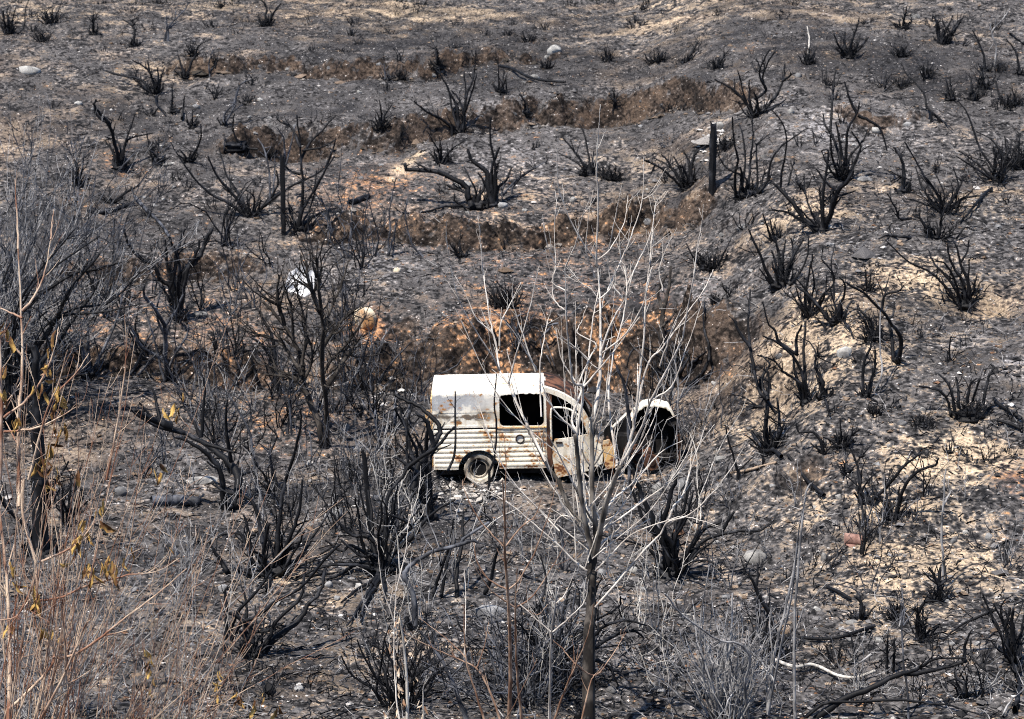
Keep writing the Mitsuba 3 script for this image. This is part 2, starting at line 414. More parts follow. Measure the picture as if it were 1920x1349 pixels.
def shrub(name, label, cat, reg, base, arms='', t=4.5, n=0, h=90, w=80, m='char', tw=4, tl=.42, crown=1.0, twm=None, depth=1, plane=None, tip=.42, group=None, wig=.16, lean=0.0, blend=.16, part='stem',
          drop=.12, twup=.06, sides=6, whole=False):
    """a burnt shrub: its drawn stems in upright planes through its foot, n more around them; t = stem width in photo pixels"""
    _seed[0] += 1
    rng = np.random.default_rng(_seed[0])
    ox, oy, s = REG[reg]
    bx, by = base[0] / s + ox, base[1] / s + oy
    if plane is None:
        g = ground_at(bx, by)
    else:
        g = at_plane(bx, by, plane)
        g[2] = gz(g[0], g[1])
    Y = g[1]
    ppm = FPX / math.hypot(Y, CAMZ - g[2])
    key = thing(name, label, cat, group)
    done = MB() if whole else None

    def emit(mb):
        if whole:
            done.add(*mb.get())
        else:
            put(f'{key}__{part}', mb, m)
    feet = []
    for k, (ww, xy) in enumerate(lines(reg, arms)):
        r0 = (ww / s if ww else t * rng.uniform(.8, 1.15)) * (1.2 if m == 'char' else 1.05) / 2 / ppm
        L2 = np.linalg.norm(np.diff(xy, axis=0), axis=1)
        L = L2.sum() / ppm
        u = np.concatenate([[0], np.cumsum(L2)]) / max(L2.sum(), 1e-6)
        slant = rng.normal(0, .28) * L
        start_at_foot = np.hypot(xy[0, 0] - bx, (xy[0, 1] - by) * 1.0) < max(26, 60 / s * 1.5)
        off = 0.0 if start_at_foot else rng.normal(0, .08)
        P = at_plane(xy[:, 0], xy[:, 1], Y + off + slant * u)
        P = lift(spline(P, max(7, 3 * len(P))))
        P[1:-1] += rng.normal(0, r0 * .16, P[1:-1].shape)
        R = r0 * (1 - (1 - tip) * np.linspace(0, 1, len(P))) * (1 + .06 * rng.normal(0, 1, len(P)).clip(-2, 2))
        if start_at_foot:
            P = np.vstack([[P[0, 0], P[0, 1], min(P[0, 2], gz(P[0, 0], P[0, 1])) - drop], P])
            R = np.concatenate([[R[0] * 1.25], R])
            feet.append(P[1])
        mb = MB()
        mb.tube(P, R, sides)
        if tw:
            twigs(mb, rng, P, R, max(0, int(rng.poisson(tw))), tl * rng.uniform(.6, 1.2), wig, twup, depth)
        emit(mb)
    H, W = h * (1.7 if reg in 'DFGH' and not whole else 1.0) / s / ppm, w / s / ppm
    for k in range(int(n * (1.7 if m == 'char' and not whole else 1.0))):
        az = rng.uniform(0, 2 * np.pi)
        sp = rng.uniform(.1, 1) * W * .5
        l = H * rng.uniform(.55, 1.05)
        r0 = t * rng.uniform(.42, .95) * (1.15 if m == 'char' else 1.0) / 2 / ppm
        p = np.array([g[0] + np.cos(az) * min(.14, W * .12) * rng.uniform(.2, 1), g[1] + np.sin(az) * min(.14, W * .12), 0])
        p[2] = gz(p[0], p[1]) - drop
        sp *= 1.35
        d = np.array([np.cos(az) * sp + lean * H, np.sin(az) * sp, H])
        P = grow(rng, p, d, l + drop, 10, wig * rng.uniform(.8, 1.7), .04)
        R = r0 * np.linspace(1.15, tip, len(P))
        mb = MB()
        mb.tube(P, R, max(4, sides - 1))
        if tw:
            twigs(mb, rng, P, R, int(rng.poisson(tw)), tl * rng.uniform(.5, 1.1), wig, twup, depth)
        emit(mb)
    if whole:
        scene[key] = mikit.ply(done.get(), m, smooth=True)
        return key, g, ppm
    if crown > 0:
        f = np.array(feet) if feet else g[None]
        c, ext = f.mean(0), (np.ptp(f[:, 0]) if len(f) > 1 else 0)
        rx = min(max(ext * .45, 2.2 * t / ppm), 28 / ppm) * crown
        mb = MB()
        mb.add(*blob_mesh([c[0], c[1], gz(c[0], c[1]) + .01], [rx, rx * .8, rx * .55], rng, 2, .8, 2.4))
        for _ in range(7):
            a, q = rng.uniform(0, 2 * np.pi), rng.uniform(.3, 1)
            p = [c[0] + np.cos(a) * rx * q, c[1] + np.sin(a) * rx * q, gz(c[0], c[1]) - .03]
            P = grow(rng, p, [np.cos(a) * .5, np.sin(a) * .5, 1], .18 * rng.uniform(.5, 1.3) + rx * .4, 4, .2)
            mb.tube(P, np.linspace(t / 2.4 / ppm, t / 4 / ppm, 5), 4)
        put(f'{key}__root_crown', mb, 'char')
    return key, g, ppm

# ------------------------------------------------------------------ the wrecked van (x forward, y away from the camera, z up; metres)
VX, VY, VZ = -1.25, 37.5, -0.02
VAN = T().translate([VX, VY, VZ]).rotate([0, 1, 0], -1.2)


def vp(px, py, Y=0.0):
    """photo pixel -> van coordinates on the upright plane Y behind its near side"""
    q = at_plane(px, py, VY + Y)
    x, z = q[..., 0] - VX, q[..., 2] - VZ
    c, s = math.cos(math.radians(1.2)), math.sin(math.radians(1.2))
    return np.stack([c * x + s * z, np.full_like(x, Y), -s * x + c * z], -1)


def vxz(pts, Y=0.0):
    return vp(np.array([p[0] for p in pts], float), np.array([p[1] for p in pts], float), Y)[:, [0, 2]]


def van_paint(base, rust_amt, soot=0.0, pale=1.0):
    def fn(p, n, uv):
        x, z = p.x - VX, p.z
        a = F(x * 2.2, p.y * 2.2, z * 3.0, 3) - .5
        b = F(x * 9 + 4, p.y * 9, z * 9, 3) - .5
        d = N(x * 38, p.y * 38, z * 38) - .5
        low = 1 - SS(.12, .42, z)
        run = F(x * 13, p.y * 13, z * 1.1, 2) - .5
        c = MIX(base, (.66, .61, .49), SS(-.1, .25, a + b * .6))
        c = MIX(c, (.42, .36, .26), .75 * SS(.02, .28, run + a * .5))
        c = MIX(c, (.38, .40, .43), .9 * SS(.05, .25, .45 - 3.0 * dr.abs(z - 1.22) + a * .9 + b) * SS(.1, .9, 1.35 - x) * soot)
        c = MIX(c, (.13, .11, .09), SS(.2, .34, .36 - 3.2 * dr.abs(z - .98) + a + b * .8) * SS(0, .4, 1.15 - x) * soot)
        c = MIX(c, (.42, .21, .07), SS(.12, .34, rust_amt * .30 + a * .7 + b * .8 + d * .3 + low * .12))
        c = MIX(c, (.14, .055, .028), SS(.28, .42, rust_amt * .36 + a * .6 + b * .9 + d * .3 + low * .12))
        return c * (1 + .16 * d)
    return fn


mat('van_white', van_paint((.76, .74, .67), .10, 1.0), .5, .4)
mat('van_cream', van_paint((.74, .70, .60), .2), .5, .4)
mat('van_panel', van_paint((.74, .70, .58), .42), .5, .4)
mat('van_rusty', van_paint((.62, .40, .17), .55), .65, .3)
mat('van_dark_rust', bark((.020, .013, .011), (.16, .075, .045), 7, .4, .75), .8, .2)
mat('van_soot', bark((.008, .008, .009), (.022, .021, .021), 6, .4, .7), .95, .05)
mat('van_rim', bark((.05, .04, .033), (.48, .44, .37), 9, .34, .68), .65, .3)

van = thing('burnt_van', 'burnt-out cream van wreck with ribbed sides and missing bonnet, sunk among charred shrubs', 'van')


def vput(part, mesh, m, smooth=35, label=None):
    k = numbered(f'{van}__{part}')
    scene[k] = mikit.ply(mesh.get() if isinstance(mesh, MB) else mesh, m, smooth=smooth, to_world=VAN)
    if label:
        labels[k] = {'label': label}
    return k


def extr_y(poly, y0, y1):
    """polygon in (x, z) -> solid between the planes y0 and y1"""
    return CrossSection([np.asarray(poly)]).extrude(y1 - y0).transform(np.array([[1, 0, 0, 0], [0, 0, 1, y0], [0, 1, 0, 0]], float)) if False else _ex(poly, y0, y1)


def _ex(poly, y0, y1):
    from shapely.geometry import Polygon
    m = trimesh.creation.extrude_polygon(Polygon(np.asarray(poly)), y1 - y0, engine='earcut')
    v = np.array(m.vertices)
    v = np.stack([v[:, 0], y1 - v[:, 2], v[:, 1]], -1)
    return Manifold(m3.Mesh(v.astype(np.float32), np.array(m.faces, np.uint32)))


def rrect(x0, z0, x1, z1, r, n=5):
    out = []
    for cx, cz, a0 in ((x1 - r, z1 - r, 0), (x0 + r, z1 - r, 90), (x0 + r, z0 + r, 180), (x1 - r, z0 + r, 270)):
        for a in np.linspace(a0, a0 + 90, n):
            out.append((cx + r * math.cos(math.radians(a)), cz + r * math.sin(math.radians(a))))
    return np.array(out)


def extr_x(poly_yz, x0, x1):
    from shapely.geometry import Polygon
    m = trimesh.creation.extrude_polygon(Polygon(np.asarray(poly_yz)), x1 - x0, engine='earcut')
    v = np.array(m.vertices)
    v = np.stack([x0 + v[:, 2], v[:, 0], v[:, 1]], -1)
    return Manifold(m3.Mesh(v.astype(np.float32), np.array(m.faces, np.uint32)))


ZT = float(vp(900., 733.)[2]); ZB = float(vp(900., 880.)[2]); ZBELT = float(vp(880., 804.)[2]); XE = float(vp(1024., 760.)[0])
XR = float(vp(811., 790.)[0]); DEP = 1.36
sec = [(0, ZB), (DEP, ZB)] + [(DEP - .07 + .07 * math.cos(a), ZT - .07 + .07 * math.sin(a)) for a in np.linspace(0, math.pi / 2, 6)] + \
      [(DEP * .5, ZT + .035)] + [(.07 - .07 * math.sin(a), ZT - .07 + .07 * math.cos(a)) for a in np.linspace(0, math.pi / 2, 6)]
inn = [(.015, ZB + .015), (DEP - .015, ZB + .015), (DEP - .015, ZT - .075), (DEP - .075, ZT - .018), (DEP * .5, ZT + .015), (.075, ZT - .018), (.015, ZT - .075)]
wl, wb, wr, wt = *vp(937., 800.)[[0, 2]], *vp(1019., 738.)[[0, 2]]
rngv = np.random.default_rng(7)
win = rrect(wl, wb, wr, wt, .075, 6)
win = np.vstack([win, win[:1]])
_u = np.concatenate([[0], np.cumsum(np.linalg.norm(np.diff(win, axis=0), axis=1))])
_t = np.linspace(0, _u[-1], 71)[:-1]
win = np.stack([np.interp(_t, _u, win[:, 0]), np.interp(_t, _u, win[:, 1])], -1)
top = win[:, 1] > wt - .06
win[top, 1] += rngv.normal(0, .008, top.sum())
WH = vp(898., 879.); WX, WZ = float(WH[0]), float(WH[2])
arch = extr_y([(WX + .315 * math.cos(a), WZ - .02 + .315 * math.sin(a)) for a in np.linspace(0, 2 * math.pi, 40)[:-1]], -.1, .34)
shell = extr_x(sec, XR, XE) - extr_x(inn, XR + .015, XE + .1) - extr_y(win, -.1, .1) - arch
# step of the upper side: a shallow pressed recess under the roof
rec = extr_y(rrect(XR + .05, ZBELT + .05, wl - .07, float(vp(850., 775.)[2]), .05), -.02, .009)
shell = shell - rec
def dented(m, amp, step, f=2.2):
    """the panel beaten out of true: low bulges and dents across its face"""
    q = m.refine_to_length(step).to_mesh()
    v = np.array(q.vert_properties[:, :3], float)
    d = meshkit.fbm(np.stack([v[:, 0] * f, v[:, 1] * f * .6, v[:, 2] * f], -1) + 17.3, 3) - .5
    e = meshkit.fbm(np.stack([v[:, 0] * f * 1.3, v[:, 1] * f, v[:, 2] * f], -1) + 41.7, 3) - .5
    v[:, 1] += amp * d * 2
    v[:, 2] += amp * .8 * e
    return v, np.array(q.tri_verts)


vput('body_shell', dented(shell, .016, .07), 'van_white')
lin = MB()
lin.mesh(Manifold.cube([XE - XR - .03, .015, ZBELT - ZB - .03]).translate([XR + .03, .03, ZB + .02]) - arch)
lin.box([XR + .03, DEP - .05, ZB + .02], [XE, DEP - .03, ZT - .1]).box([XR + .02, .05, ZB + .02], [XR + .035, DEP - .05, ZT - .1])
lin.box([XR + .04, .08, ZT - .045], [XE, DEP - .08, ZT - .03])
vput('interior_lining', lin, 'van_soot', False)


def ribbed(x0, x1, z0, z1, nrib, m):
    zs = np.linspace(z0, z1, nrib * 8 + 1)
    ph = (zs - z0) / (z1 - z0) * nrib % 1.0
    prof = -.006 - .0125 * np.clip(np.sin(np.pi * np.clip((ph - .14) / .86, 0, 1)), 0, 1) ** .6
    poly = [(.002, z0)] + list(zip(prof, zs)) + [(.002, z1)]
    body = extr_x(poly, x0, x1) - arch
    return body


xm = float(vp(936., 830.)[0])
vput('side_panel', dented(ribbed(XR + .02, xm - .006, ZB + .015, ZBELT - .012, 8, 0), .016, .09), 'van_cream', 30)
fil = vp(975., 823.)
hole = extr_y([(fil[0] + .062 * math.cos(a), fil[2] + .062 * math.sin(a)) for a in np.linspace(0, 2 * math.pi, 25)[:-1]], -.1, .02)
vput('side_panel', dented(ribbed(xm + .006, XE - .02, ZB + .015, ZBELT - .012, 8, 0) - hole, .016, .09), 'van_panel', 30, 'ribbed side panel with rust streaks and a round filler hole')
ring = trimesh.creation.torus(.062, .010, 24, 8)
ring.apply_transform(trimesh.transformations.rotation_matrix(math.pi / 2, [1, 0, 0])); ring.apply_translation([fil[0], -.016, fil[2]])
vput('filler_ring', (np.array(ring.vertices), np.array(ring.faces)), 'van_dark_rust', True)
belt = MB(); belt.box([XR + .01, -.016, ZBELT - .010], [wl - .06, -.001, ZBELT + .012]); vput('belt_gap', belt, 'van_soot', False)
belt = MB(); belt.box([wl - .05, -.034, ZBELT - .004], [XE - .004, -.001, ZBELT + .016]); vput('belt_rail', belt, 'van_rusty', False)
pil = MB(); pil.box([XE + .003, -.012, ZB - .01], [XE + .085, .03, ZT - .06]); vput('door_pillar', pil, 'van_dark_rust', False)
# chassis and floor
ch = MB()
ch.box([XR + .05, .10, ZB - .10], [XE + .9, DEP - .1, ZB - .005]).box([XE, .06, ZB + .0], [XE + .95, DEP - .05, ZB + .03])
ch.box([XE + .95, .35, ZB + .0], [XE + 2.0, .45, ZB + .09]).box([XE + .95, .95, ZB + .0], [XE + 2.0, 1.05, ZB + .09])
vput('chassis', ch, 'van_soot', False)
# rear wheel: burnt-out rim
def lathe(prof, c, seg=36):
    """(radius, depth) profile turned about the y axis"""
    prof = np.asarray(prof, float); a = np.arange(seg) * 2 * np.pi / seg
    v = np.stack([c[0] + prof[:, 0, None] * np.cos(a), np.broadcast_to(c[1] + prof[:, 1, None], (len(prof), seg)), c[2] + prof[:, 0, None] * np.sin(a)], -1).reshape(-1, 3)
    i, j = np.meshgrid(np.arange(len(prof) - 1), np.arange(seg), indexing='ij'); i, j = i.ravel(), j.ravel(); k = (j + 1) % seg
    return v, np.concatenate([np.stack([i * seg + j, (i + 1) * seg + j, (i + 1) * seg + k], -1), np.stack([i * seg + j, (i + 1) * seg + k, i * seg + k], -1)])


wc = (WX, .035, WZ - .015)
whl = vput('rear_wheel', lathe([(.165, .02), (.178, -.012), (.222, -.02), (.232, -.008), (.232, .01), (.20, .03), (.20, .12), (.235, .14), (.235, .16)], wc), 'van_rim', 40, 'bare steel rear wheel with its tyre burnt away')
scene[f'{whl}__rim_dish'] = mikit.ply(lathe([(.166, .018), (.15, .03), (.145, .045), (.132, .016), (.122, .014), (.114, .03)], wc), 'van_rim', smooth=40, to_world=VAN)
scene[f'{whl}__hub'] = mikit.ply(lathe([(.20, .075), (.13, .06), (.112, .04), (.0, .036)], wc), 'van_soot', smooth=40, to_world=VAN)
# rear door standing slightly ajar
rd = MB(); rd.box([XR - .11, .01, ZBELT + .05], [XR - .015, .03, ZBELT + .30]); rd.box([XR - .03, .2, ZB], [XR - .012, 1.2, ZT - .15]); vput('rear_door', rd, 'van_rusty', False)
# cab
def sheet(prof_xz, y0, y1, th, ny=6, warp=0.0, seed=0):
    """a bent sheet: an (x, z) curve swept from y0 to y1, th thick"""
    P = np.asarray(prof_xz, float)
    t = np.gradient(P, axis=0); t /= np.linalg.norm(t, axis=1, keepdims=True)
    nrm = np.stack([-t[:, 1], t[:, 0]], -1)
    n = len(P); ys = np.linspace(y0, y1, ny)
    r = np.random.default_rng(seed)
    def surf(off):
        v = np.zeros((n, ny, 3))
        v[..., 0] = (P[:, 0] + nrm[:, 0] * off)[:, None]; v[..., 2] = (P[:, 1] + nrm[:, 1] * off)[:, None]; v[..., 1] = ys[None]
        return v
    w = r.normal(0, 1, (n, ny)) * warp
    a, b = surf(0), surf(-th)
    a[..., 2] += w; b[..., 2] += w
    v = np.concatenate([a.reshape(-1, 3), b.reshape(-1, 3)])
    f = []
    q = lambda i, j, k: k * n * ny + i * ny + j
    for i in range(n - 1):
        for j in range(ny - 1):
            f += [(q(i, j, 0), q(i + 1, j, 0), q(i + 1, j + 1, 0)), (q(i, j, 0), q(i + 1, j + 1, 0), q(i, j + 1, 0)), (q(i, j, 1), q(i + 1, j + 1, 1), q(i + 1, j, 1)), (q(i, j, 1), q(i, j + 1, 1), q(i + 1, j + 1, 1))]
        for j, s in ((0, 1), (ny - 1, -1)):
            w4 = (q(i, j, 0), q(i, j, 1), q(i + 1, j, 1), q(i + 1, j, 0))
            w4 = w4 if s > 0 else w4[::-1]
            f += [(w4[0], w4[1], w4[2]), (w4[0], w4[2], w4[3])]
    for i in (0, n - 1):
        for j in range(ny - 1):
            f += [(q(i, j, 0), q(i, j + 1, 0), q(i, j + 1, 1)), (q(i, j, 0), q(i, j + 1, 1), q(i, j, 1))]
    return v, np.array(f)


curve = spline(vxz([(1021, 727), (1040, 733), (1058, 741), (1076, 752), (1092, 768), (1104, 788), (1113, 812)]), 22)
vput('cab_roof', sheet(curve[:15], .10, DEP - .06, .012, 7, .004, 3), 'van_dark_rust', 40)
gut = MB()
cw = np.vstack([np.stack([curve[:, 0], np.full(22, -.004), curve[:, 1]], -1)])
gut.add(*sheet(curve + [[0, .012]], -.02, .10, .075, 3)); vput('roof_rail', gut, 'van_cream', 40)
wsf = MB()
wsf.tube(np.stack([np.linspace(curve[14, 0], curve[-1, 0] + .08, 6), np.full(6, DEP - .1), np.linspace(curve[14, 1], ZBELT - .05, 6)], -1), .02, 6)
vput('windscreen_pillar', wsf, 'van_dark_rust', True)
# dark inside of the cab: far door, dashboard wall
cab = MB()
far = np.vstack([curve - [0, .03], [[curve[-1, 0] + .1, ZB]], [[XE, ZB]]])
cab.mesh(extr_y(far[::-1], DEP - .05, DEP - .03))
cab.box([curve[-1, 0] - .02, .06, ZB], [curve[-1, 0] + .02, DEP - .06, ZBELT + .02])
cab.box([XE + .02, .08, ZB + .03], [XE + .5, DEP - .1, ZB + .28])
vput('cab_interior', cab, 'van_soot', False)
# door with window frame, hanging a little open
dp = vxz([(1040, 822), (1070, 819), (1100, 813), (1116, 815), (1126, 830), (1130, 850), (1129, 868), (1124, 869), (1120, 874), (1112, 872), (1106, 880), (1084, 886), (1060, 891), (1045, 894), (1040, 882), (1036, 858), (1036, 838)])
door = extr_y(dp, -.075, -.045) - extr_y([(vp(1104., 876.)[0] + .02 * math.cos(a), vp(1104., 876.)[2] + .025 * math.sin(a)) for a in np.linspace(0, 2 * math.pi, 12)[:-1]], -.2, .1)
dk = vput('door', dented(door, .012, .09, 3.0), 'van_cream', 30, 'pale front door with rusty lower edge, hanging out of line')
fr = vxz([(1034, 824), (1033, 795), (1033, 772), (1036, 764), (1050, 763), (1066, 766), (1080, 774), (1093, 789), (1103, 812)])
mb = MB(); mb.tube(spline(np.stack([fr[:, 0], np.full(len(fr), -.06), fr[:, 1]], -1), 40), .017, 7)
scene[f'{dk}__window_frame'] = mikit.ply(mb.get(), 'van_cream', smooth=True, to_world=VAN)
mb = MB(); h0 = vp(1048., 828.); mb.box([h0[0] - .05, -.10, h0[2] - .012], [h0[0] + .05, -.076, h0[2] + .012])
scene[f'{dk}__handle'] = mikit.ply(mb.get(), 'van_dark_rust', smooth=False, to_world=VAN)
wing = vxz([(1131, 826), (1143, 823), (1150, 838), (1157, 858), (1159, 873), (1150, 877), (1136, 879), (1133, 868), (1129, 848)])
vput('front_wing', extr_y(wing, -.05, -.02), 'van_rusty', 30, 'orange rusted stub of the front wing')
# engine bay: bulkhead, far wing, radiator hoop, bonnet shell, strut
eb = MB()
e0, e1 = float(vp(1136., 850.)[0]), float(vp(1268., 850.)[0])
zt = float(vp(1150., 822., 1.2)[2])
eb.box([e0, .15, ZB], [e0 + .03, DEP - .15, zt]).box([e0 + .2, .4, ZB + .09], [e0 + .75, 1.0, ZB + .38]).box([e0 + .75, .45, ZB + .05], [e0 + .95, .95, ZB + .30])
eng = MB(); rr = np.random.default_rng(3)
for _ in range(9):
    a = np.array([rr.uniform(e0 + .1, e1 - .2), rr.uniform(.3, .8), rr.uniform(ZB + .05, zt - .1)])
    eng.tube(grow(rr, a, rr.normal(0, 1, 3), .35, 5, .25), rr.uniform(.012, .03), 6)
vput('engine_pipe', eng, 'van_dark_rust', True)
blk = MB()
for bx, by, bz, sx, sy, sz in ((e0 + .42, .5, ZB + .16, .17, .2, .13), (e0 + .66, .46, ZB + .10, .10, .16, .10), (e0 + .50, .55, ZB + .33, .09, .12, .07)):
    blk.add(*blob_mesh([bx, by, bz], [sx, sy, sz], rr, 2, .5, 2.2))
vput('engine_block', blk, 'van_dark_rust', 40)
fh = vp(1222., 868., .2)
vput('front_hub', lathe([(.0, -.02), (.05, -.02), (.06, .0), (.12, .0), (.125, .06), (.0, .07)], (fh[0], .2, fh[2])), 'van_dark_rust', 40)
hood = spline(vxz([(1184, 788), (1191, 776), (1204, 765), (1220, 760), (1240, 762), (1256, 769), (1265, 782), (1271, 800), (1275, 820), (1276, 850), (1275, 886)], .25), 34)
eb.mesh(extr_y(np.vstack([hood[1:-1] - [0, .03], [[e0, ZB]], [[e0, hood[0, 1] - .22]]])[::-1], .70, .72))
vput('engine_bay', eb, 'van_soot', False)
vput('bonnet', sheet(hood[:21], .25, .72, .02, 8, .012, 5), 'van_panel', 40, 'arched pale piece of bonnet over the black engine bay')
nose = MB().mesh(Manifold(m3.Mesh(*(lambda s: (s[0].astype(np.float32), s[1].astype(np.uint32)))(sheet(hood[20:], .25, .95, .02, 8, .004, 6))))) if False else MB().add(*sheet(hood[20:], .25, .95, .02, 8, .004, 6))
vput('nose_panel', nose, 'van_dark_rust', 40)
grl = MB()
for k in range(6):
    z = ZB + .08 + k * .055
    grl.box([hood[-1, 0] - .035, .30, z], [hood[-1, 0] - .02, .9, z + .022])
vput('grille', grl, 'van_dark_rust', False)
hl = MB(); c0 = vp(1262., 790., .22); hl.add(*lathe([(.0, .03), (.06, .02), (.075, -.01), (.082, .0)], (c0[0] - .02, .2, c0[2])))
vput('headlight_hole', hl, 'van_soot', 40)
st = vp(np.array([1147., 1177.]), np.array([804., 775.]), .1)
mb = MB(); mb.tube(spline(st, 5), .026, 4); vput('bonnet_strut', mb, 'van_cream', False)

# ------------------------------------------------------------------ posts and stakes
def post(name, label, base, top, wpx, rng, cat='post', wp=None):
    g = ground_at(*base)
    ppm = FPX / math.hypot(g[1], CAMZ - g[2])
    t = at_plane(*top, g[1])
    r = wpx / 2 / ppm
    key = thing(name, label, cat)
    P = np.linspace(g - [0, 0, .25], t, 14)
    ang = np.linspace(0, 2 * np.pi, 9)[:-1]
    v, f = [], []
    for i, p in enumerate(P):
        k = r * (1 + .10 * rng.normal(0, 1, 8)) * (1 if i < 12 else .92)
        v.append(np.stack([p[0] + k * np.cos(ang), p[1] + k * np.sin(ang), np.full(8, p[2]) + (rng.normal(0, r * .7, 8) if i == 13 else 0)], -1))
    v = np.vstack(v + [P[-1:] - [0, 0, r * .5]])
    for i in range(13):
        for j in range(8):
            k = (j + 1) % 8
            f += [(i * 8 + j, i * 8 + k, i * 8 + 8 + k), (i * 8 + j, i * 8 + 8 + k, i * 8 + 8 + j)]
    f += [(13 * 8 + j, 13 * 8 + (j + 1) % 8, 14 * 8) for j in range(8)]
    scene[key] = mikit.ply((v, np.array(f)), 'char', smooth=30)
    return key, g, ppm


rp = np.random.default_rng(21)
_, gp, pp = post('fence_post', 'thick charred fence post standing on the slope beside a pale stone', (1335, 356), (1338, 232), 14, rp)
post('fence_post', 'slim charred fence post rising between two burnt shrubs, left of centre', (532, 440), (529, 292), 9.5, rp)
post('charred_stake', 'straight charred stake standing in the tangle of stems below the van', (700, 1010), (682, 850), 9, rp, 'stake')
post('charred_stake', 'short burnt stub of a post in the ground left of the van', (682, 1349 * .0 + 858), (680, 846), 7, rp, 'stake')

# ------------------------------------------------------------------ stones
def rock(name, label, px, py, w, h, m, group=None, rng=None, sub=2, cat='stone'):
    g = ground_at(px, py + h * .35)
    ppm = FPX / math.hypot(g[1], CAMZ - g[2])
    rx, rz = w / 2 / ppm, h / 2 / ppm
    key = thing(name, label, cat, group)
    pts = rng.normal(0, 1, (14 + 18 * sub, 3))
    pts /= np.linalg.norm(pts, axis=1, keepdims=True)
    pts = np.sign(pts) * np.abs(pts) ** .85 * rng.uniform(.82, 1.05, (len(pts), 1))
    hull = trimesh.convex.convex_hull(pts)
    v, f = np.array(hull.vertices) * [rx, rx * rng.uniform(.7, .95), rz * 1.15], np.array(hull.faces)
    a = rng.uniform(-.15, .15)
    R = np.array([[1, 0, a], [0, 1, 0], [-a, 0, 1]])
    v = v @ R.T + [g[0], g[1] + rx * .3, g[2] + rz * .28]
    scene[key] = mikit.ply((v, f), m, smooth=24 if sub < 2 else 38)
    return key


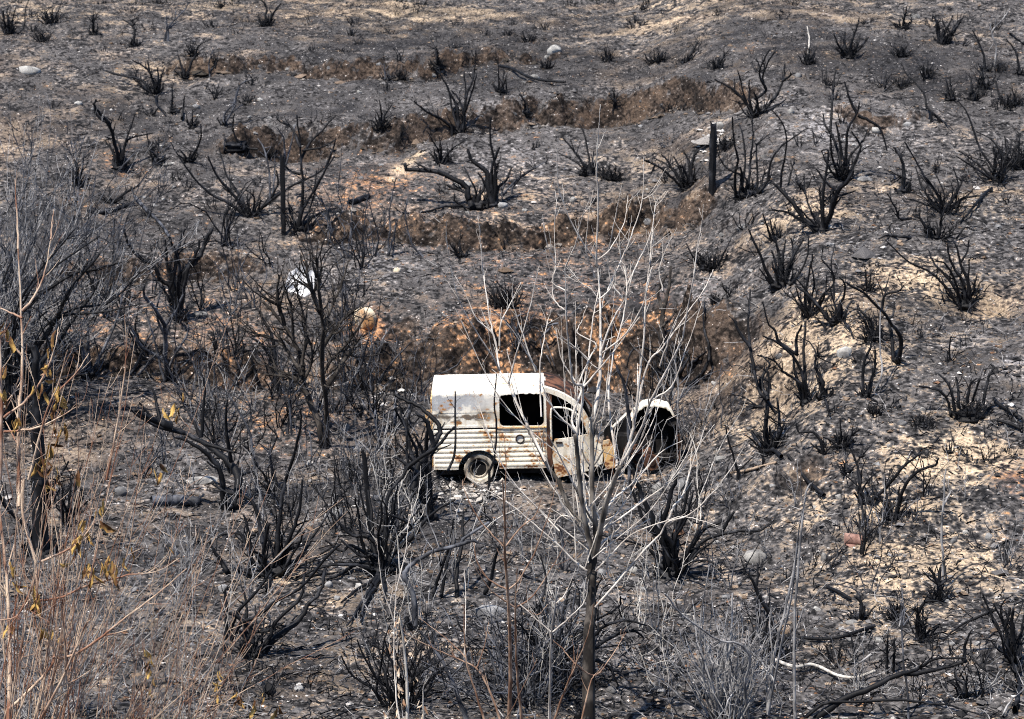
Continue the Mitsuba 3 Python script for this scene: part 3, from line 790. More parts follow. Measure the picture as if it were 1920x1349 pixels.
rr = np.random.default_rng(5)
ROCKS = [
    ('boulder', 'long pale boulder lying near the left edge high on the slope', 55, 131, 46, 20, 'stone_pale'),
    ('boulder', 'cream and ochre boulder on the reddish bank left of the van roof', 683, 594, 56, 44, 'stone_yellow'),
    ('boulder', 'pale stone block just behind the head of the thick fence post', 1347, 236, 26, 24, 'stone_pale'),
    ('stone', 'angular pale stone sitting alone on the sandy slope right of the van', 1584, 659, 30, 28, 'stone_pale'),
    ('stone', 'small rounded grey stone a little left of the angular pale stone', 1461, 667, 15, 12, 'stone_grey'),
    ('boulder', 'lumpy pale grey boulder on the lower right slope', 1416, 1043, 46, 28, 'stone_pale'),
    ('stone', 'orange tan stone near the foot of the leaning black stem at lower right', 1472, 1180, 26, 20, 'stone_tan'),
    ('stone', 'pale upright chip of stone below the reddish drum', 1545, 1042, 12, 18, 'stone_pale'),
    ('stone', 'flat grey stone below the dark spiky clump on the right slope', 1692, 793, 20, 11, 'stone_grey'),
    ('stone', 'flat pale stone under the gnarled two-trunk shrub', 868, 345, 46, 14, 'stone_pale'),
    ('stone', 'dark rounded stone at the right foot of the gnarled shrub', 943, 384, 20, 14, 'stone_grey'),
    ('stone', 'pale rounded stone on the scarp right of the gnarled shrub', 1075, 374, 16, 13, 'stone_pale'),
    ('stone', 'rounded stone half buried above the cave-like bank', 1215, 414, 18, 13, 'stone_grey'),
    ('stone', 'pale rounded stone beside the van nose on the right', 1284, 906, 34, 26, 'stone_grey'),
    ('stone', 'long pale stone right of the van nose', 1352, 860, 30, 11, 'stone_pale'),
    ('stone', 'tall pale stone behind the thicket of charred trunks right of the van', 1236, 915, 30, 30, 'stone_pale'),
    ('stone', 'pale cobble among the dark stems below the van nose', 1310, 988, 26, 18, 'stone_tan'),
    ('stone', 'bluish grey stone in front of the pale tree trunk', 1128, 1072, 18, 14, 'stone_grey'),
    ('stone', 'white stone at the foot of the thicket right of the pale tree', 1185, 1068, 24, 13, 'stone_pale'),
    ('boulder', 'pale flat boulder under the tangle of grey branches below the van', 918, 1146, 62, 24, 'stone_grey'),
    ('boulder', 'dark rounded stone right of the tree trunk at the bottom', 1146, 1293, 22, 15, 'stone_grey'),
    ('stone', 'dark flat stone near the bottom, right of the dark rounded stone', 1240, 1296, 18, 11, 'stone_grey'),
    ('stone', 'grey stone at the right tips of the black fan shrub', 616, 1095, 17, 15, 'stone_grey'),
    ('stone', 'bluish stone above the black fan shrub', 418, 1102, 20, 16, 'stone_grey'),
    ('boulder', 'smooth grey boulder in the shade of crossing black stems left of the van', 627, 962, 30, 34, 'stone_grey'),
    ('boulder', 'round grey boulder behind the reddish twigs at left', 226, 920, 24, 20, 'stone_grey'),
    ('stone', 'pale flat slab beside the charred log at left', 375, 902, 70, 14, 'stone_pale'),
    ('stone', 'dark pointed stone at the bottom behind the dry leaves', 302, 1318, 17, 11, 'stone_grey'),
    ('stone', 'dark cobble on the bare ash right of the black fan shrub', 560, 1291, 20, 12, 'stone_grey'),
    ('stone', 'flat pale stone in the ash below the burnt post of the right slope', 1392, 425, 22, 14, 'stone_grey'),
    ('stone', 'flat blue grey slab right of the bright many-stemmed shrub', 1622, 336, 30, 12, 'stone_grey'),
    ('stone', 'pale stone on the slope above the blue grey slab', 1643, 243, 22, 11, 'stone_pale'),
    ('stone', 'rounded grey stone left of that pale stone', 1702, 232, 16, 11, 'stone_grey'),
    ('stone', 'white round stone between the two tallest shrubs of the upper right slope', 1483, 208, 14, 12, 'stone_pale'),
    ('stone', 'grey stone left of a clump high on the right slope', 1497, 141, 14, 11, 'stone_grey'),
    ('stone', 'pale double stone on the ridge at upper right', 1716, 30, 20, 10, 'stone_pale'),
    ('stone', 'pale ashy boulder high up near the middle of the ridge', 1040, 92, 30, 22, 'stone_pale'),
    ('stone', 'white stone under the pale ashy boulder', 1026, 107, 11, 9, 'stone_pale'),
    ('stone', 'pale rounded stone by the fallen branch on the upper slope', 1003, 144, 18, 11, 'stone_pale'),
    ('stone', 'bluish flat stone on the upper left slope', 367, 199, 17, 9, 'stone_grey'),
    ('stone', 'flat pale stone chip above the left red earth patch', 318, 307, 28, 5, 'stone_pale'),
    ('stone', 'small pale stone left of the forked charred shrub', 147, 193, 15, 9, 'stone_pale'),
    ('stone', 'pale broken stone above the bank at left', 375, 588, 30, 9, 'stone_pale'),
    ('stone', 'dark flat stone on the terrace left of the fine grey tree', 455, 772, 16, 9, 'stone_grey'),
    ('stone', 'pale leaning stone chip in front of the fine grey tree', 651, 800, 9, 16, 'stone_pale'),
    ('stone', 'yellow stone on the bank above the cave', 743, 506, 16, 11, 'stone_yellow'),
    ('stone', 'white stone near the lower right pale sticks', 1649, 1200, 22, 12, 'stone_pale'),
    ('stone', 'pale flat stone left of the lower right white stone', 1598, 1167, 26, 7, 'stone_pale'),
    ('stone', 'small grey cobble right of the lower right white stone', 1785, 1208, 14, 9, 'stone_grey'),
    ('stone', 'small pale cobble beside a hooked black stump at lower right', 1758, 1130, 12, 9, 'stone_grey'),
    ('stone', 'grey rounded stone in the dark hollow of the lower right slope', 1855, 1005, 15, 14, 'stone_grey'),
    ('stone', 'grey stone left of the dark hollow of the lower right slope', 1788, 1014, 12, 10, 'stone_grey'),
]
for k, (nm, lab, px, py, w, h, m) in enumerate(ROCKS):
    rock(nm, lab, px, py, w, h, m, None, rr, 2)
TONE = {'stone_grey': 'grey', 'stone_pale': 'pale', 'stone_tan': 'tan'}
LEVELS_ALL = [(0, 110, 'level with the ridge'), (110, 240, 'above the posts'), (240, 445, 'level with the posts'), (445, 690, 'above the van roof'), (690, 905, 'level with the van'),
              (905, 1040, 'just below the van'), (1040, 1180, 'well below the van'), (1180, 1360, 'along the bottom edge')]
for px, py, o, bn in banded([(rr.uniform(1330, 1915), rr.uniform(240, 1180)) for _ in range(70)], LEVELS_ALL):
    w, m = rr.uniform(8, 17), str(rr.choice(['stone_grey', 'stone_pale', 'stone_tan']))
    rock('small_stone', f'{o}small stone from the left on the right-hand slope, {bn}, {TONE[m]}', px, py, w, w * rr.uniform(.5, .8), m, 'small stones on the right slope', rr, 0)
for px, py, o, bn in banded([(rr.uniform(420, 1900), rr.uniform(910, 1335)) for _ in range(70)], LEVELS_ALL):
    w, m = rr.uniform(9, 20), str(rr.choice(['stone_grey', 'stone_grey', 'stone_pale', 'stone_tan']))
    rock('loose_stone', f'{o}loose stone from the left in the ash {bn}, {TONE[m]}', px, py, w, w * rr.uniform(.45, .75), m, 'loose stones on the flat ground', rr, 0)
for px, py, o, bn in banded([(rr.uniform(120, 1250), rr.uniform(110, 400)) for _ in range(60)], LEVELS_ALL):
    w, m = rr.uniform(6, 13), str(rr.choice(['stone_grey', 'stone_pale', 'stone_grey']))
    rock('scree_stone', f'{o}scattered stone from the left on the dark slope {bn}, {TONE[m]}', px, py, w, w * rr.uniform(.5, .8), m, 'scattered stones on the upper slope', rr, 0)

# crumpled grey sheet, reddish drum, logs
g = ground_at(560, 556)
pm = FPX / math.hypot(g[1], CAMZ - g[2])
uu, vv = np.meshgrid(np.linspace(0, 1, 13), np.linspace(0, 1, 11))
sv = np.stack([g[0] + (uu - .55) * 54 / pm + .10 * vv, g[1] + .25 * vv + .05 * np.sin(7 * uu) + .12 * meshkit.noise(np.stack([uu * 4, vv * 4, uu * 0], -1)), g[2] - .03 + vv * 56 / pm * (1 - .35 * np.abs(uu - .45)) + .03 * np.sin(9 * uu + 4 * vv)], -1)
sf = []
for i in range(10):
    for j in range(12):
        a = i * 13 + j
        sf += [(a, a + 1, a + 14), (a, a + 14, a + 13)]
mat('sheet_metal', bark((.20, .21, .23), (.62, .64, .68), 4, .3, .6), .5, .5)
k = thing('metal_sheet', 'crumpled pale blue-grey metal sheet leaning on the slope behind the fine grey tree', 'sheet')
sv2 = np.concatenate([sv.reshape(-1, 3), sv.reshape(-1, 3) + [0, .012, 0]])
scene[k] = mikit.ply((sv2, np.concatenate([np.array(sf), np.array(sf)[:, ::-1] + 143])), 'sheet_metal', smooth=25)
g = ground_at(1600, 1020); pm = FPX / math.hypot(g[1], CAMZ - g[2])
cyl = trimesh.creation.cylinder(11 / pm, 34 / pm, sections=22)
v = np.array(cyl.vertices)
cyl = MB().add(np.stack([v[:, 2] * .9 + g[0] , v[:, 1] + v[:, 2] * -.4 + g[1], v[:, 0] + g[2] + 8 / pm], -1), cyl.faces)
cyl.add(*blob_mesh([g[0], g[1], g[2] - .02], [.1, .1, .04], rr, 1))
scene[thing('rusty_drum', 'short reddish log-like drum lying on its side on the sandy slope', 'drum')] = mikit.ply(cyl.get(), 'stone_red', smooth=40)


def log(name, label, pts, w, m, cat='log', lift=.0, sides=9, part=None):
    g = np.array([ground_at(*p) for p in pts])
    pm = FPX / math.hypot(g[0, 1], CAMZ - g[0, 2])
    P = spline(g + [0, 0, w / pm * .32 + lift], 4 * len(pts) + 4)
    rng = np.random.default_rng(int(pts[0][0]))
    k = thing(name, label, cat)
    mb = MB().tube(P, w / 2 / pm * (1 + .07 * rng.normal(0, 1, len(P))) * np.linspace(1, .8, len(P)), sides)
    scene[k] = mikit.ply(mb.get(), m, smooth=True)


log('fallen_log', 'thick charred log lying on the ash at left behind the reddish twigs', [(284, 947), (330, 945), (372, 947)], 22, 'char_grey')
log('fallen_log', 'dark burnt log lying on the terrace at the far left', [(48, 531), (75, 530), (100, 532)], 14, 'char')
log('fallen_log', 'long thin charred log on the ground left of the van wheel', [(700, 938), (745, 942), (800, 944)], 13, 'char_grey')
log('fallen_log', 'short burnt log with an orange core on the left bank', [(655, 384), (675, 378), (692, 371)], 12, 'char')
log('fallen_log', 'charred log lying flat on the slope below the forked shrub', [(166, 398), (190, 402), (216, 396), (250, 386)], 11, 'char')
log('fallen_branch', 'grey fallen branch running down the slope at upper left', [(252, 374), (276, 400), (300, 424), (318, 450)], 6, 'char_grey', 'branch', .04)
log('fallen_branch', 'dark fallen branch lying over the upper slope near the middle', [(938, 130), (960, 135), (990, 150), (1018, 157), (1060, 160)], 6, 'char', 'branch', .05)
log('fallen_branch', 'thick black branch lying along the right edge of the slope', [(1915, 793), (1896, 780), (1873, 766), (1863, 755)], 8, 'char', 'branch', .04)
log('fallen_branch', 'thin black branch below the thick one at the right edge', [(1915, 812), (1895, 803), (1870, 796)], 7, 'char', 'branch', .04)
log('fallen_branch', 'black log leaning down the sandy slope right of the van', [(1465, 865), (1450, 853), (1433, 853), (1410, 820)], 8, 'char', 'branch', .05)
log('fallen_branch', 'black stick lying below the leaning log on the sandy slope', [(1545, 938), (1530, 925), (1512, 908), (1477, 862)], 8, 'char', 'branch', .05)
log('fallen_branch', 'burnt stick lying on bare ash at lower right', [(1552, 1108), (1575, 1118), (1595, 1130)], 7, 'char', 'branch', .03)
log('fallen_branch', 'long thin charred branch lying across the ash at lower right', [(1640, 1180), (1580, 1200), (1540, 1205), (1490, 1203), (1440, 1212)], 7, 'char', 'branch', .03)
log('fallen_branch', 'bleached pale branch lying among grey twigs at lower right', [(1450, 1248), (1490, 1262), (1525, 1258), (1570, 1278), (1605, 1282), (1640, 1270)], 7, 'pale_twig', 'branch', .06)
log('fallen_branch', 'pale bark strip lying on the sandy slope beside the van nose', [(1365, 893), (1395, 888), (1425, 880), (1455, 872)], 6, 'stone_tan', 'branch', .02)

# ------------------------------------------------------------------ gravel, ash crumbs and charred litter: uncountable ground cover
rg = np.random.default_rng(77)


def scatter(n, y0=25, y1=80, power=1.6):
    t = rg.uniform(0, 1, n)
    e = 1 - power
    y = (y0 ** e + t * (y1 ** e - y0 ** e)) ** (1 / e)
    x = rg.uniform(-1, 1, n) * (y * .215 + .6)
    return x, y


def gravel(n, size, palette, key, label, sl=.35, p=None, y1=80):
    x, y = scatter(n, 25, y1) if p is None else p
    e = .08
    flat = np.hypot(terrain(x + e, y) - terrain(x - e, y), terrain(x, y + e) - terrain(x, y - e)) / (2 * e) < .75
    x, y = x[flat], y[flat]
    n = len(x)
    z = terrain(x, y)
    base = np.array([[1, 0, 0], [-1, 0, 0], [0, 1, 0], [0, -1, 0], [0, 0, 1], [0, 0, -.5], [.6, .6, .55], [-.6, .5, .5]], float)
    fc = np.array([[0, 6, 4], [6, 2, 4], [2, 7, 4], [7, 1, 4], [1, 3, 4], [3, 0, 4], [0, 2, 6], [2, 1, 7]])
    s = size * np.exp(rg.normal(0, .45, n))
    sc = s[:, None] * np.stack([rg.uniform(.7, 1.5, n), rg.uniform(.7, 1.3, n), rg.uniform(.35, .8, n)], -1)
    a = rg.uniform(0, 2 * np.pi, n)
    v = base[None] * (1 + .25 * rg.normal(0, 1, (n, 8, 1)).clip(-1.5, 1.5)) * sc[:, None]
    c, sn = np.cos(a)[:, None], np.sin(a)[:, None]
    v = np.stack([v[..., 0] * c - v[..., 1] * sn, v[..., 0] * sn + v[..., 1] * c, v[..., 2]], -1) + np.stack([x, y, z + s * .12], -1)[:, None]
    f = (fc[None] + (np.arange(n) * 8)[:, None, None]).reshape(-1, 3)
    pal = np.array([q[:3] for q in palette]); w = np.array([q[3] for q in palette], float)
    col = pal[rg.choice(len(pal), n, p=w / w.sum())] * rg.uniform(.7, 1.25, (n, 1))
    col = np.repeat(col.clip(0, .8), 8, 0)
    scene[key] = mikit.ply((v.reshape(-1, 3), f), 'gravel_paint', smooth=False, color=col)
    labels[key] = {'label': label, 'kind': 'stuff', 'category': 'gravel'}


PAL = [(.026, .0265, .029, 4), (.085, .084, .087, 5), (.17, .168, .172, 3.4), (.135, .102, .077, 3.6), (.27, .215, .165, 1.5), (.17, .10, .065, .6), (.46, .45, .44, .5)]
gravel(46000, .0145, PAL, 'gravel', 'loose gravel, clods and ash crumbs strewn all over the burnt ground')
gravel(2600, .030, PAL, 'gravel__clods', 'larger clods')
del labels['gravel__clods']
g0 = [ground_at(rg.normal(880, 45), rg.normal(922, 14)) for _ in range(260)]
gravel(0, .026, [(.50, .48, .45, 2), (.33, .31, .29, 3), (.1, .1, .1, 2)], 'white_ash_debris', 'whitish ash and broken fragments on the ground in front of the van wheel', p=(np.array([q[0] for q in g0]), np.array([q[1] for q in g0])))
g0 = [ground_at(rg.normal(718, 13), rg.normal(705, 22)) for _ in range(120)]
gravel(0, .05, [(.50, .49, .48, 3), (.33, .32, .31, 2)], 'white_rubble', 'spill of white rubble on the bank left of the van roof', p=(np.array([q[0] for q in g0]), np.array([q[1] for q in g0])))

g0 = [ground_at(rg.normal(1338, 16), rg.normal(268, 16)) for _ in range(110)]
gravel(0, .045, [(.50, .49, .48, 3), (.33, .32, .31, 2)], 'pale_rubble', 'pale rubble and ash lying around the foot of the thick fence post', p=(np.array([q[0] for q in g0]), np.array([q[1] for q in g0])))
g0 = []
for bx, by, hh, ww in BANKS[:7]:
    for _ in range(int((bx[-1] - bx[0]) * 16)):
        x0 = rg.uniform(bx[0], bx[-1])
        g0.append((x0, np.interp(x0, bx, by) + rg.normal(-.05, .3)))
gravel(0, .05, [(.10, .08, .065, 4), (.05, .045, .04, 3), (.18, .14, .11, 2), (.24, .22, .2, 1)], 'bank_clods', 'clods and stones broken off the eroded banks', p=tuple(np.array(g0).T))
x, y = scatter(9000, 25, 78)
z = terrain(x, y)
mb = MB()
for i in range(len(x)):
    L = rg.uniform(.06, .32)
    a = rg.uniform(0, np.pi)
    q = np.array([[x[i], y[i], z[i] + .012], [x[i] + np.cos(a) * L * .5, y[i] + np.sin(a) * L * .5, z[i] + .03 + rg.uniform(0, .03)], [x[i] + np.cos(a + rg.normal(0, .3)) * L, y[i] + np.sin(a) * L, z[i] + .012]])
    r = rg.uniform(.004, .011)
    mb.tube(q, [r, r, r * .6], 3)
put('charred_litter', mb, 'char', False)
labels['charred_litter'] = {'label': 'thin carpet of charred twigs lying all over the ground', 'kind': 'stuff', 'category': 'litter'}
x, y = scatter(2200, 26, 50)
z = terrain(x, y)
mb = MB()
for i in range(len(x)):
    L = rg.uniform(.1, .5)
    a = rg.uniform(0, np.pi)
    P = grow(rg, [x[i], y[i], z[i] + .02], [np.cos(a), np.sin(a), .12], L, 4, .3)
    P[:, 2] = np.maximum(P[:, 2], z[i] + .01)
    r = rg.uniform(.003, .007)
    mb.tube(P, np.linspace(r, r * .5, 5), 3)
put('bleached_litter', mb, 'grey_twig', False)
labels['bleached_litter'] = {'label': 'scattered bleached grey twigs lying on the burnt ground', 'kind': 'stuff', 'category': 'litter'}
x, y = scatter(3600, 27, 82, 1.2)
keep = fb(x, y, .45, 2, 31) + .18 * (y > 55) > -.02
x, y = x[keep], y[keep]
z = terrain(x, y)
mb = MB()
for i in range(len(x)):
    for _ in range(rg.integers(2, 5)):
        P = grow(rg, [x[i] + rg.normal(0, .05), y[i] + rg.normal(0, .05), z[i] - .03], [rg.normal(0, .5), rg.normal(0, .5), 1], rg.uniform(.06, .28), 3, .25)
        r = rg.uniform(.004, .010)
        mb.tube(P, np.linspace(r, r * .5, 4), 3)
put('burnt_stubble', mb, 'char', False)
labels['burnt_stubble'] = {'label': 'short burnt stubble of grass and heather stems over the slope', 'kind': 'stuff', 'category': 'stubble'}

# roots and burnt heather stems hanging over the lips of the eroded banks
mb = MB()
for bx, by, hh, ww in BANKS[:7]:
    L = bx[-1] - bx[0]
    for _ in range(int(L * 34)):
        x0 = rg.uniform(bx[0], bx[-1])
        y0 = np.interp(x0, bx, by) - .0 + rg.normal(ww * .9, .28)
        z0 = gz(x0, y0)
        if rg.uniform() < .45:
            P = grow(rg, [x0, y0, z0 - .02], [rg.normal(0, .6), -1, rg.normal(-.1, .3)], rg.uniform(.1, .35), 4, .25, -.12)
        else:
            P = grow(rg, [x0, y0, z0 - .03], [rg.normal(0, .6), rg.normal(-.3, .4), 1], rg.uniform(.06, .26), 4, .25)
        r = rg.uniform(.004, .010)
        mb.tube(P, np.linspace(r, r * .4, 5), 3)
put('bank_roots', mb, 'char', False)
labels['bank_roots'] = {'label': 'fringe of burnt roots and stems along the lips of the eroded banks', 'kind': 'stuff', 'category': 'roots'}

# ------------------------------------------------------------------ burnt shrubs, drawn stem by stem (frame letter, foot, stems)
S = shrub
SH = 'shrub'
# upper left
S('charred_shrub', 'black clump of upright stems cut by the top left corner', SH, 'A', (50, 190), '40,190 25,130 20,60; 60,190 70,120 90,40; 30,190 5,150 -20,120; 45,190 45,120 40,50; 9|95,195 135,150 140,70 160,0', 3.6, 8, 110, 110)
S('charred_shrub', 'bushy black shrub on the top ridge, second from the left corner', SH, 'A', (285, 130), '290,130 330,60 350,0; 270,130 230,100 205,80', 3.2, 13, 100, 150)
S('charred_shrub', 'low black shrub just below the second shrub of the top ridge', SH, 'A', (245, 235), '', 2.8, 12, 75, 130)
S('burnt_sapling', 'single bent black stem standing alone at upper left', 'sapling', 'A', (750, 262), '14|750,265 757,190 745,150 690,110; 745,150 760,130; 9|735,120 780,100', 4, 3, 30, 60)
S('grey_sapling', 'grey bare sapling leaning right on the upper left ridge', 'sapling', 'A', (925, 230), '12|925,230 940,170 985,110 1040,55 1065,10; 940,170 935,90; 985,110 990,40; 945,165 1000,120', 3, 0, m='char_grey', crown=0)
S('charred_shrub', 'short dark forked shrub with three prongs on the top left ridge', SH, 'A', (1500, 145), '15|1500,145 1495,90 1500,40 1470,0; 1510,140 1540,70 1580,20; 1485,145 1440,110; 1520,140 1530,110', 4, 6, 70, 110)
S('charred_stump', 'tiny bent stump between the ridge shrubs at upper left', 'stump', 'A', (530, 195), '530,195 525,140 545,100 580,120; 525,140 520,90', 3.2, 4, 50, 60)
S('charred_shrub', 'spidery black shrub with one long arm reaching left, upper left slope', SH, 'A', (865, 525), '15|865,520 790,450 700,430 620,410 570,390; 870,515 850,420 800,370 745,340; 880,510 850,430 830,345; 885,500 890,430 885,380; 895,520 905,440 925,380; 840,520 800,490 770,450; 880,530 880,580 935,640', 4, 10, 90, 130)
S('charred_shrub', 'small forked black shrub at the left end of the upper bank', SH, 'A', (1040, 435), '14|1040,435 1020,370 1000,310; 1050,430 1090,330 1150,270; 1030,430 1060,410', 4, 4, 50, 70)
S('grey_sapling', 'thin grey stick standing in the upper bank', 'sapling', 'A', (1180, 435), '1180,435 1175,360 1200,280', 3, 0, m='char_grey', crown=0)
S('charred_shrub', 'little tuft of black stems above the upper bank at left', SH, 'A', (1085, 320), '1085,320 1070,250; 1095,320 1120,260 1190,220', 3.2, 9, 70, 80)
S('charred_shrub', 'tall black shrub with two thick trunks and a pointed bent arm, upper left', SH, 'A', (665, 950), '20|665,950 660,860 640,790 610,690 560,640 530,590 540,560; 690,940 700,830 720,760 760,640; 17|640,945 640,870 590,790; 680,950 690,860 730,780 860,750; 18|655,940 655,850 620,720 540,640 530,590; 675,940 680,870 665,800 590,770', 5, 2, 90, 90)
S('charred_shrub', 'squat black tuft left of the tall two-trunk shrub', SH, 'A', (435, 1045), '430,1040 410,950 380,890; 440,1040 430,960 430,890; 450,1040 460,960 475,870; 425,1030 390,960; 440,1040 520,1000', 4.5, 8, 100, 80)
S('charred_shrub', 'V-shaped black shrub below the middle of the upper left slope', SH, 'A', (890, 920), '870,920 845,850 825,740; 880,915 890,840 890,770; 900,915 860,860 830,840; 890,915 960,880', 4, 2, 60, 60)
S('charred_shrub', 'thin twisted black shrub right of the V-shaped one', SH, 'A', (1065, 910), '1060,910 1100,850 1130,780 1130,700; 1060,905 1010,840; 1080,910 1110,840; 1060,910 1000,870 960,800', 4, 2, 70, 80)
S('charred_shrub', 'large sprawling black shrub left of the slim fence post', SH, 'A', (1395, 1215), '18|1390,1210 1330,1120 1270,1050 1210,970 1170,880; 1400,1210 1350,1100 1280,1000 1250,900 1230,820; 16|1380,1215 1280,1140 1180,1090 1080,990 1010,890; 1420,1210 1430,1110 1380,1070; 17|1440,1200 1520,1130 1620,1060 1760,990 1820,950; 1400,1200 1330,1080 1300,1050; 1410,1210 1450,1130 1480,1040; 16|1430,1215 1510,1130 1560,1040 1555,960', 4.6, 8, 170, 260, tw=3)
S('grey_sapling', 'grey leaning stems rising behind the slim fence post', 'sapling', 'A', (1520, 1130), '1520,1130 1515,980 1490,850 1450,780; 1530,1130 1545,960 1545,880; 1600,960 1640,800 1660,700; 1600,960 1600,800 1560,720', 4, 0, m='char_grey', crown=0)
S('charred_shrub', 'tall spreading black shrub right of the slim fence post', SH, 'A', (1685, 1290), '17|1680,1290 1700,1190 1750,1100 1830,960 1880,880; 1690,1280 1740,1180 1780,1060 1830,960; 1685,1285 1690,1190 1760,1080 1780,960; 18|1670,1290 1700,1150 1700,1000 1690,850 1670,650; 1690,900 1750,800 1890,650; 1700,850 1810,830 1880,790; 1680,1280 1800,1200 1900,1170; 1690,980 1630,960 1560,880; 1690,830 1640,720 1570,680 1560,640; 1830,950 1870,850 1890,780', 4.6, 7, 220, 260, tw=3)
S('charred_shrub', 'round mat of burnt twigs on the upper left slope', SH, 'A', (1390, 570), '', 2.2, 22, 55, 190, tw=3, tl=.2)
S('charred_shrub', 'low sprawling black shrub over the flat charred log', SH, 'A', (630, 1145), '14|630,1140 700,1090 780,1040 830,970; 620,1130 615,1050; 640,1140 700,1110; 625,1140 560,1100', 4, 2, 60, 90)
S('grey_sapling', 'grey crooked stem in the middle of the upper left slope', 'sapling', 'A', (1262, 705), '14|1260,700 1265,640 1320,580 1330,510; 1270,690 1310,620 1330,590; 1320,580 1350,480 1410,450', 4, 1, 60, 40, m='char_grey', crown=.6)
S('charred_stump', 'small three-pronged stump on the upper left slope', 'stump', 'A', (1080, 722), '1080,720 1050,680; 1080,720 1085,620; 1090,715 1120,680', 3.6, 3, 40, 60)
S('charred_stump', 'pair of black sticks below the spidery shrub', 'stump', 'A', (965, 632), '960,630 970,560 970,490; 960,630 1000,625; 1020,690 1040,540', 4, 1, 40, 50)
S('charred_shrub', 'curving black stem pair in the red earth left of the slim post', SH, 'A', (1330, 830), '1400,850 1340,800 1310,730 1320,640; 1450,840 1380,830 1330,780; 1260,870 1265,760', 4, 2, 60, 80)
# upper middle
S('charred_shrub', 'little black tree shape below the top ridge, left of centre', SH, 'B', (545, 382), '13|540,380 545,320 535,270; 545,330 575,370; 540,300 525,270', 4.5, 3, 40, 50)
S('charred_shrub', 'tall black shrub of many upright stems with a long left arm, top centre', SH, 'B', (668, 742), '15|665,740 650,600 610,520 570,440 530,390; 680,740 690,640 660,560 620,510; 660,735 630,640 610,540 590,470; 685,735 695,600 700,500 690,400; 690,730 700,560 740,450 755,360; 620,715 560,670 500,640 440,600 410,570; 670,740 640,660 650,580; 690,650 740,500 760,420', 4.6, 4, 220, 120)
S('charred_stump', 'group of thin black sticks beside the fallen branch, top centre', 'stump', 'B', (900, 520), '885,520 885,430 880,330; 910,520 910,460 915,400; 930,510 925,440; 870,500 850,470; 900,515 920,460', 3.4, 3, 70, 80)
S('charred_shrub', 'small black shrub on the dark bank left of the tall upright one', SH, 'B', (228, 722), '225,720 225,640 215,565; 235,715 245,650 285,590; 215,715 190,660; 240,715 275,680', 4, 8, 100, 110)
S('charred_shrub', 'small fan-shaped black shrub above the gnarled one', SH, 'B', (562, 914), '560,910 540,840 480,735; 565,905 560,830 550,770; 575,905 620,840 700,790; 550,905 490,860; 580,910 620,890', 4, 6, 90, 120)
S('gnarled_shrub', 'big gnarled black shrub with two trunks and a long arm to the left', SH, 'B', (800, 1170), '34|740,1180 715,1110 700,1050 620,1000 500,960 370,960 360,920; 500,960 460,940 410,910; 740,1180 690,1160 640,1130 635,1090; 14|690,1160 570,1165 490,1190 400,1200 340,1195 300,1170; 32|850,1150 830,1070 815,970 740,910 710,840; 22|855,1145 845,1010 850,930 890,830; 17|860,1145 870,1010 860,900 840,800 840,660; 18|870,1140 880,1060 930,1010 960,940; 760,1150 750,1060 690,940; 20|770,1110 800,1060 840,970; 745,1100 660,1070 590,1040; 15|865,1140 860,1000 890,900', 5.5, 5, 160, 220, tw=2)
S('grey_sapling', 'grey brittle twigs leaning right beside the gnarled shrub', 'sapling', 'B', (905, 1100), '12|900,1100 960,1040 1040,980 1150,910; 910,1090 1000,1000 1090,940; 960,1060 1000,1010 1010,960; 900,1090 930,1000', 3.6, 3, 100, 160, m='char_grey', crown=0, tw=4)
S('charred_shrub', 'black shrub with two long left-leaning sticks above the cave bank', SH, 'B', (1385, 985), '15|1380,980 1360,920 1300,840 1250,780; 1370,970 1330,920 1220,860; 1390,975 1395,900 1370,770 1340,700; 1400,980 1410,920 1420,850', 4.6, 8, 90, 110, crown=1.6)
S('charred_shrub', 'bushy low black tuft right of the two-stick shrub', SH, 'B', (1520, 1010), '1470,990 1470,930; 1490,990 1510,930; 1540,990 1545,930; 1570,1000 1560,960', 3.2, 18, 80, 200)
S('charred_stump', 'grey stub and tuft under the upper bank, left of centre', 'stump', 'B', (250, 452), '250,450 245,400 240,360; 265,450 260,420', 3, 4, 50, 50, m='char_grey')
S('charred_shrub', 'small dark tuft right of the grey stub', SH, 'B', (340, 446), '', 2.8, 11, 60, 90)
S('charred_shrub', 'dark tuft beside the white stones high on the slope', SH, 'B', (1155, 385), '', 3.2, 10, 70, 80)
S('charred_shrub', 'dark tuft with a leaning spike, upper slope right of centre', SH, 'B', (1500, 338), '1500,335 1485,300 1480,270', 3, 10, 60, 100)
S('charred_shrub', 'spiky dark tuft further right on the upper slope', SH, 'B', (1780, 348), '', 3.2, 14, 75, 100)
S('charred_shrub', 'spread black tuft high up, right of the middle of the ridge', SH, 'B', (1050, 236), '1050,230 1030,210 1020,180', 2.8, 12, 50, 120)
S('charred_stump', 'Y-shaped dark stick standing in the middle bank', 'stump', 'B', (1530, 625), '13|1530,620 1540,570 1555,530; 1540,570 1525,545', 4, 0, crown=0)
S('charred_stump', 'dark stub half hidden in the middle bank', 'stump', 'B', (1035, 632), '14|1035,630 1030,570 1000,530', 4, 3, 50, 40)
S('grey_sapling', 'three thin bare stems at the left end of the cave bank', 'sapling', 'I', (265, 242), '12|270,240 265,160 275,100 270,0 290,-120 310,-200; 14|262,240 290,150 305,80 315,40; 210,240 180,180 170,100; 13|468,255 400,180 375,100 360,0 375,-90; 280,242 295,200 305,30', 4, 0, m='char_grey', crown=0, tw=3)
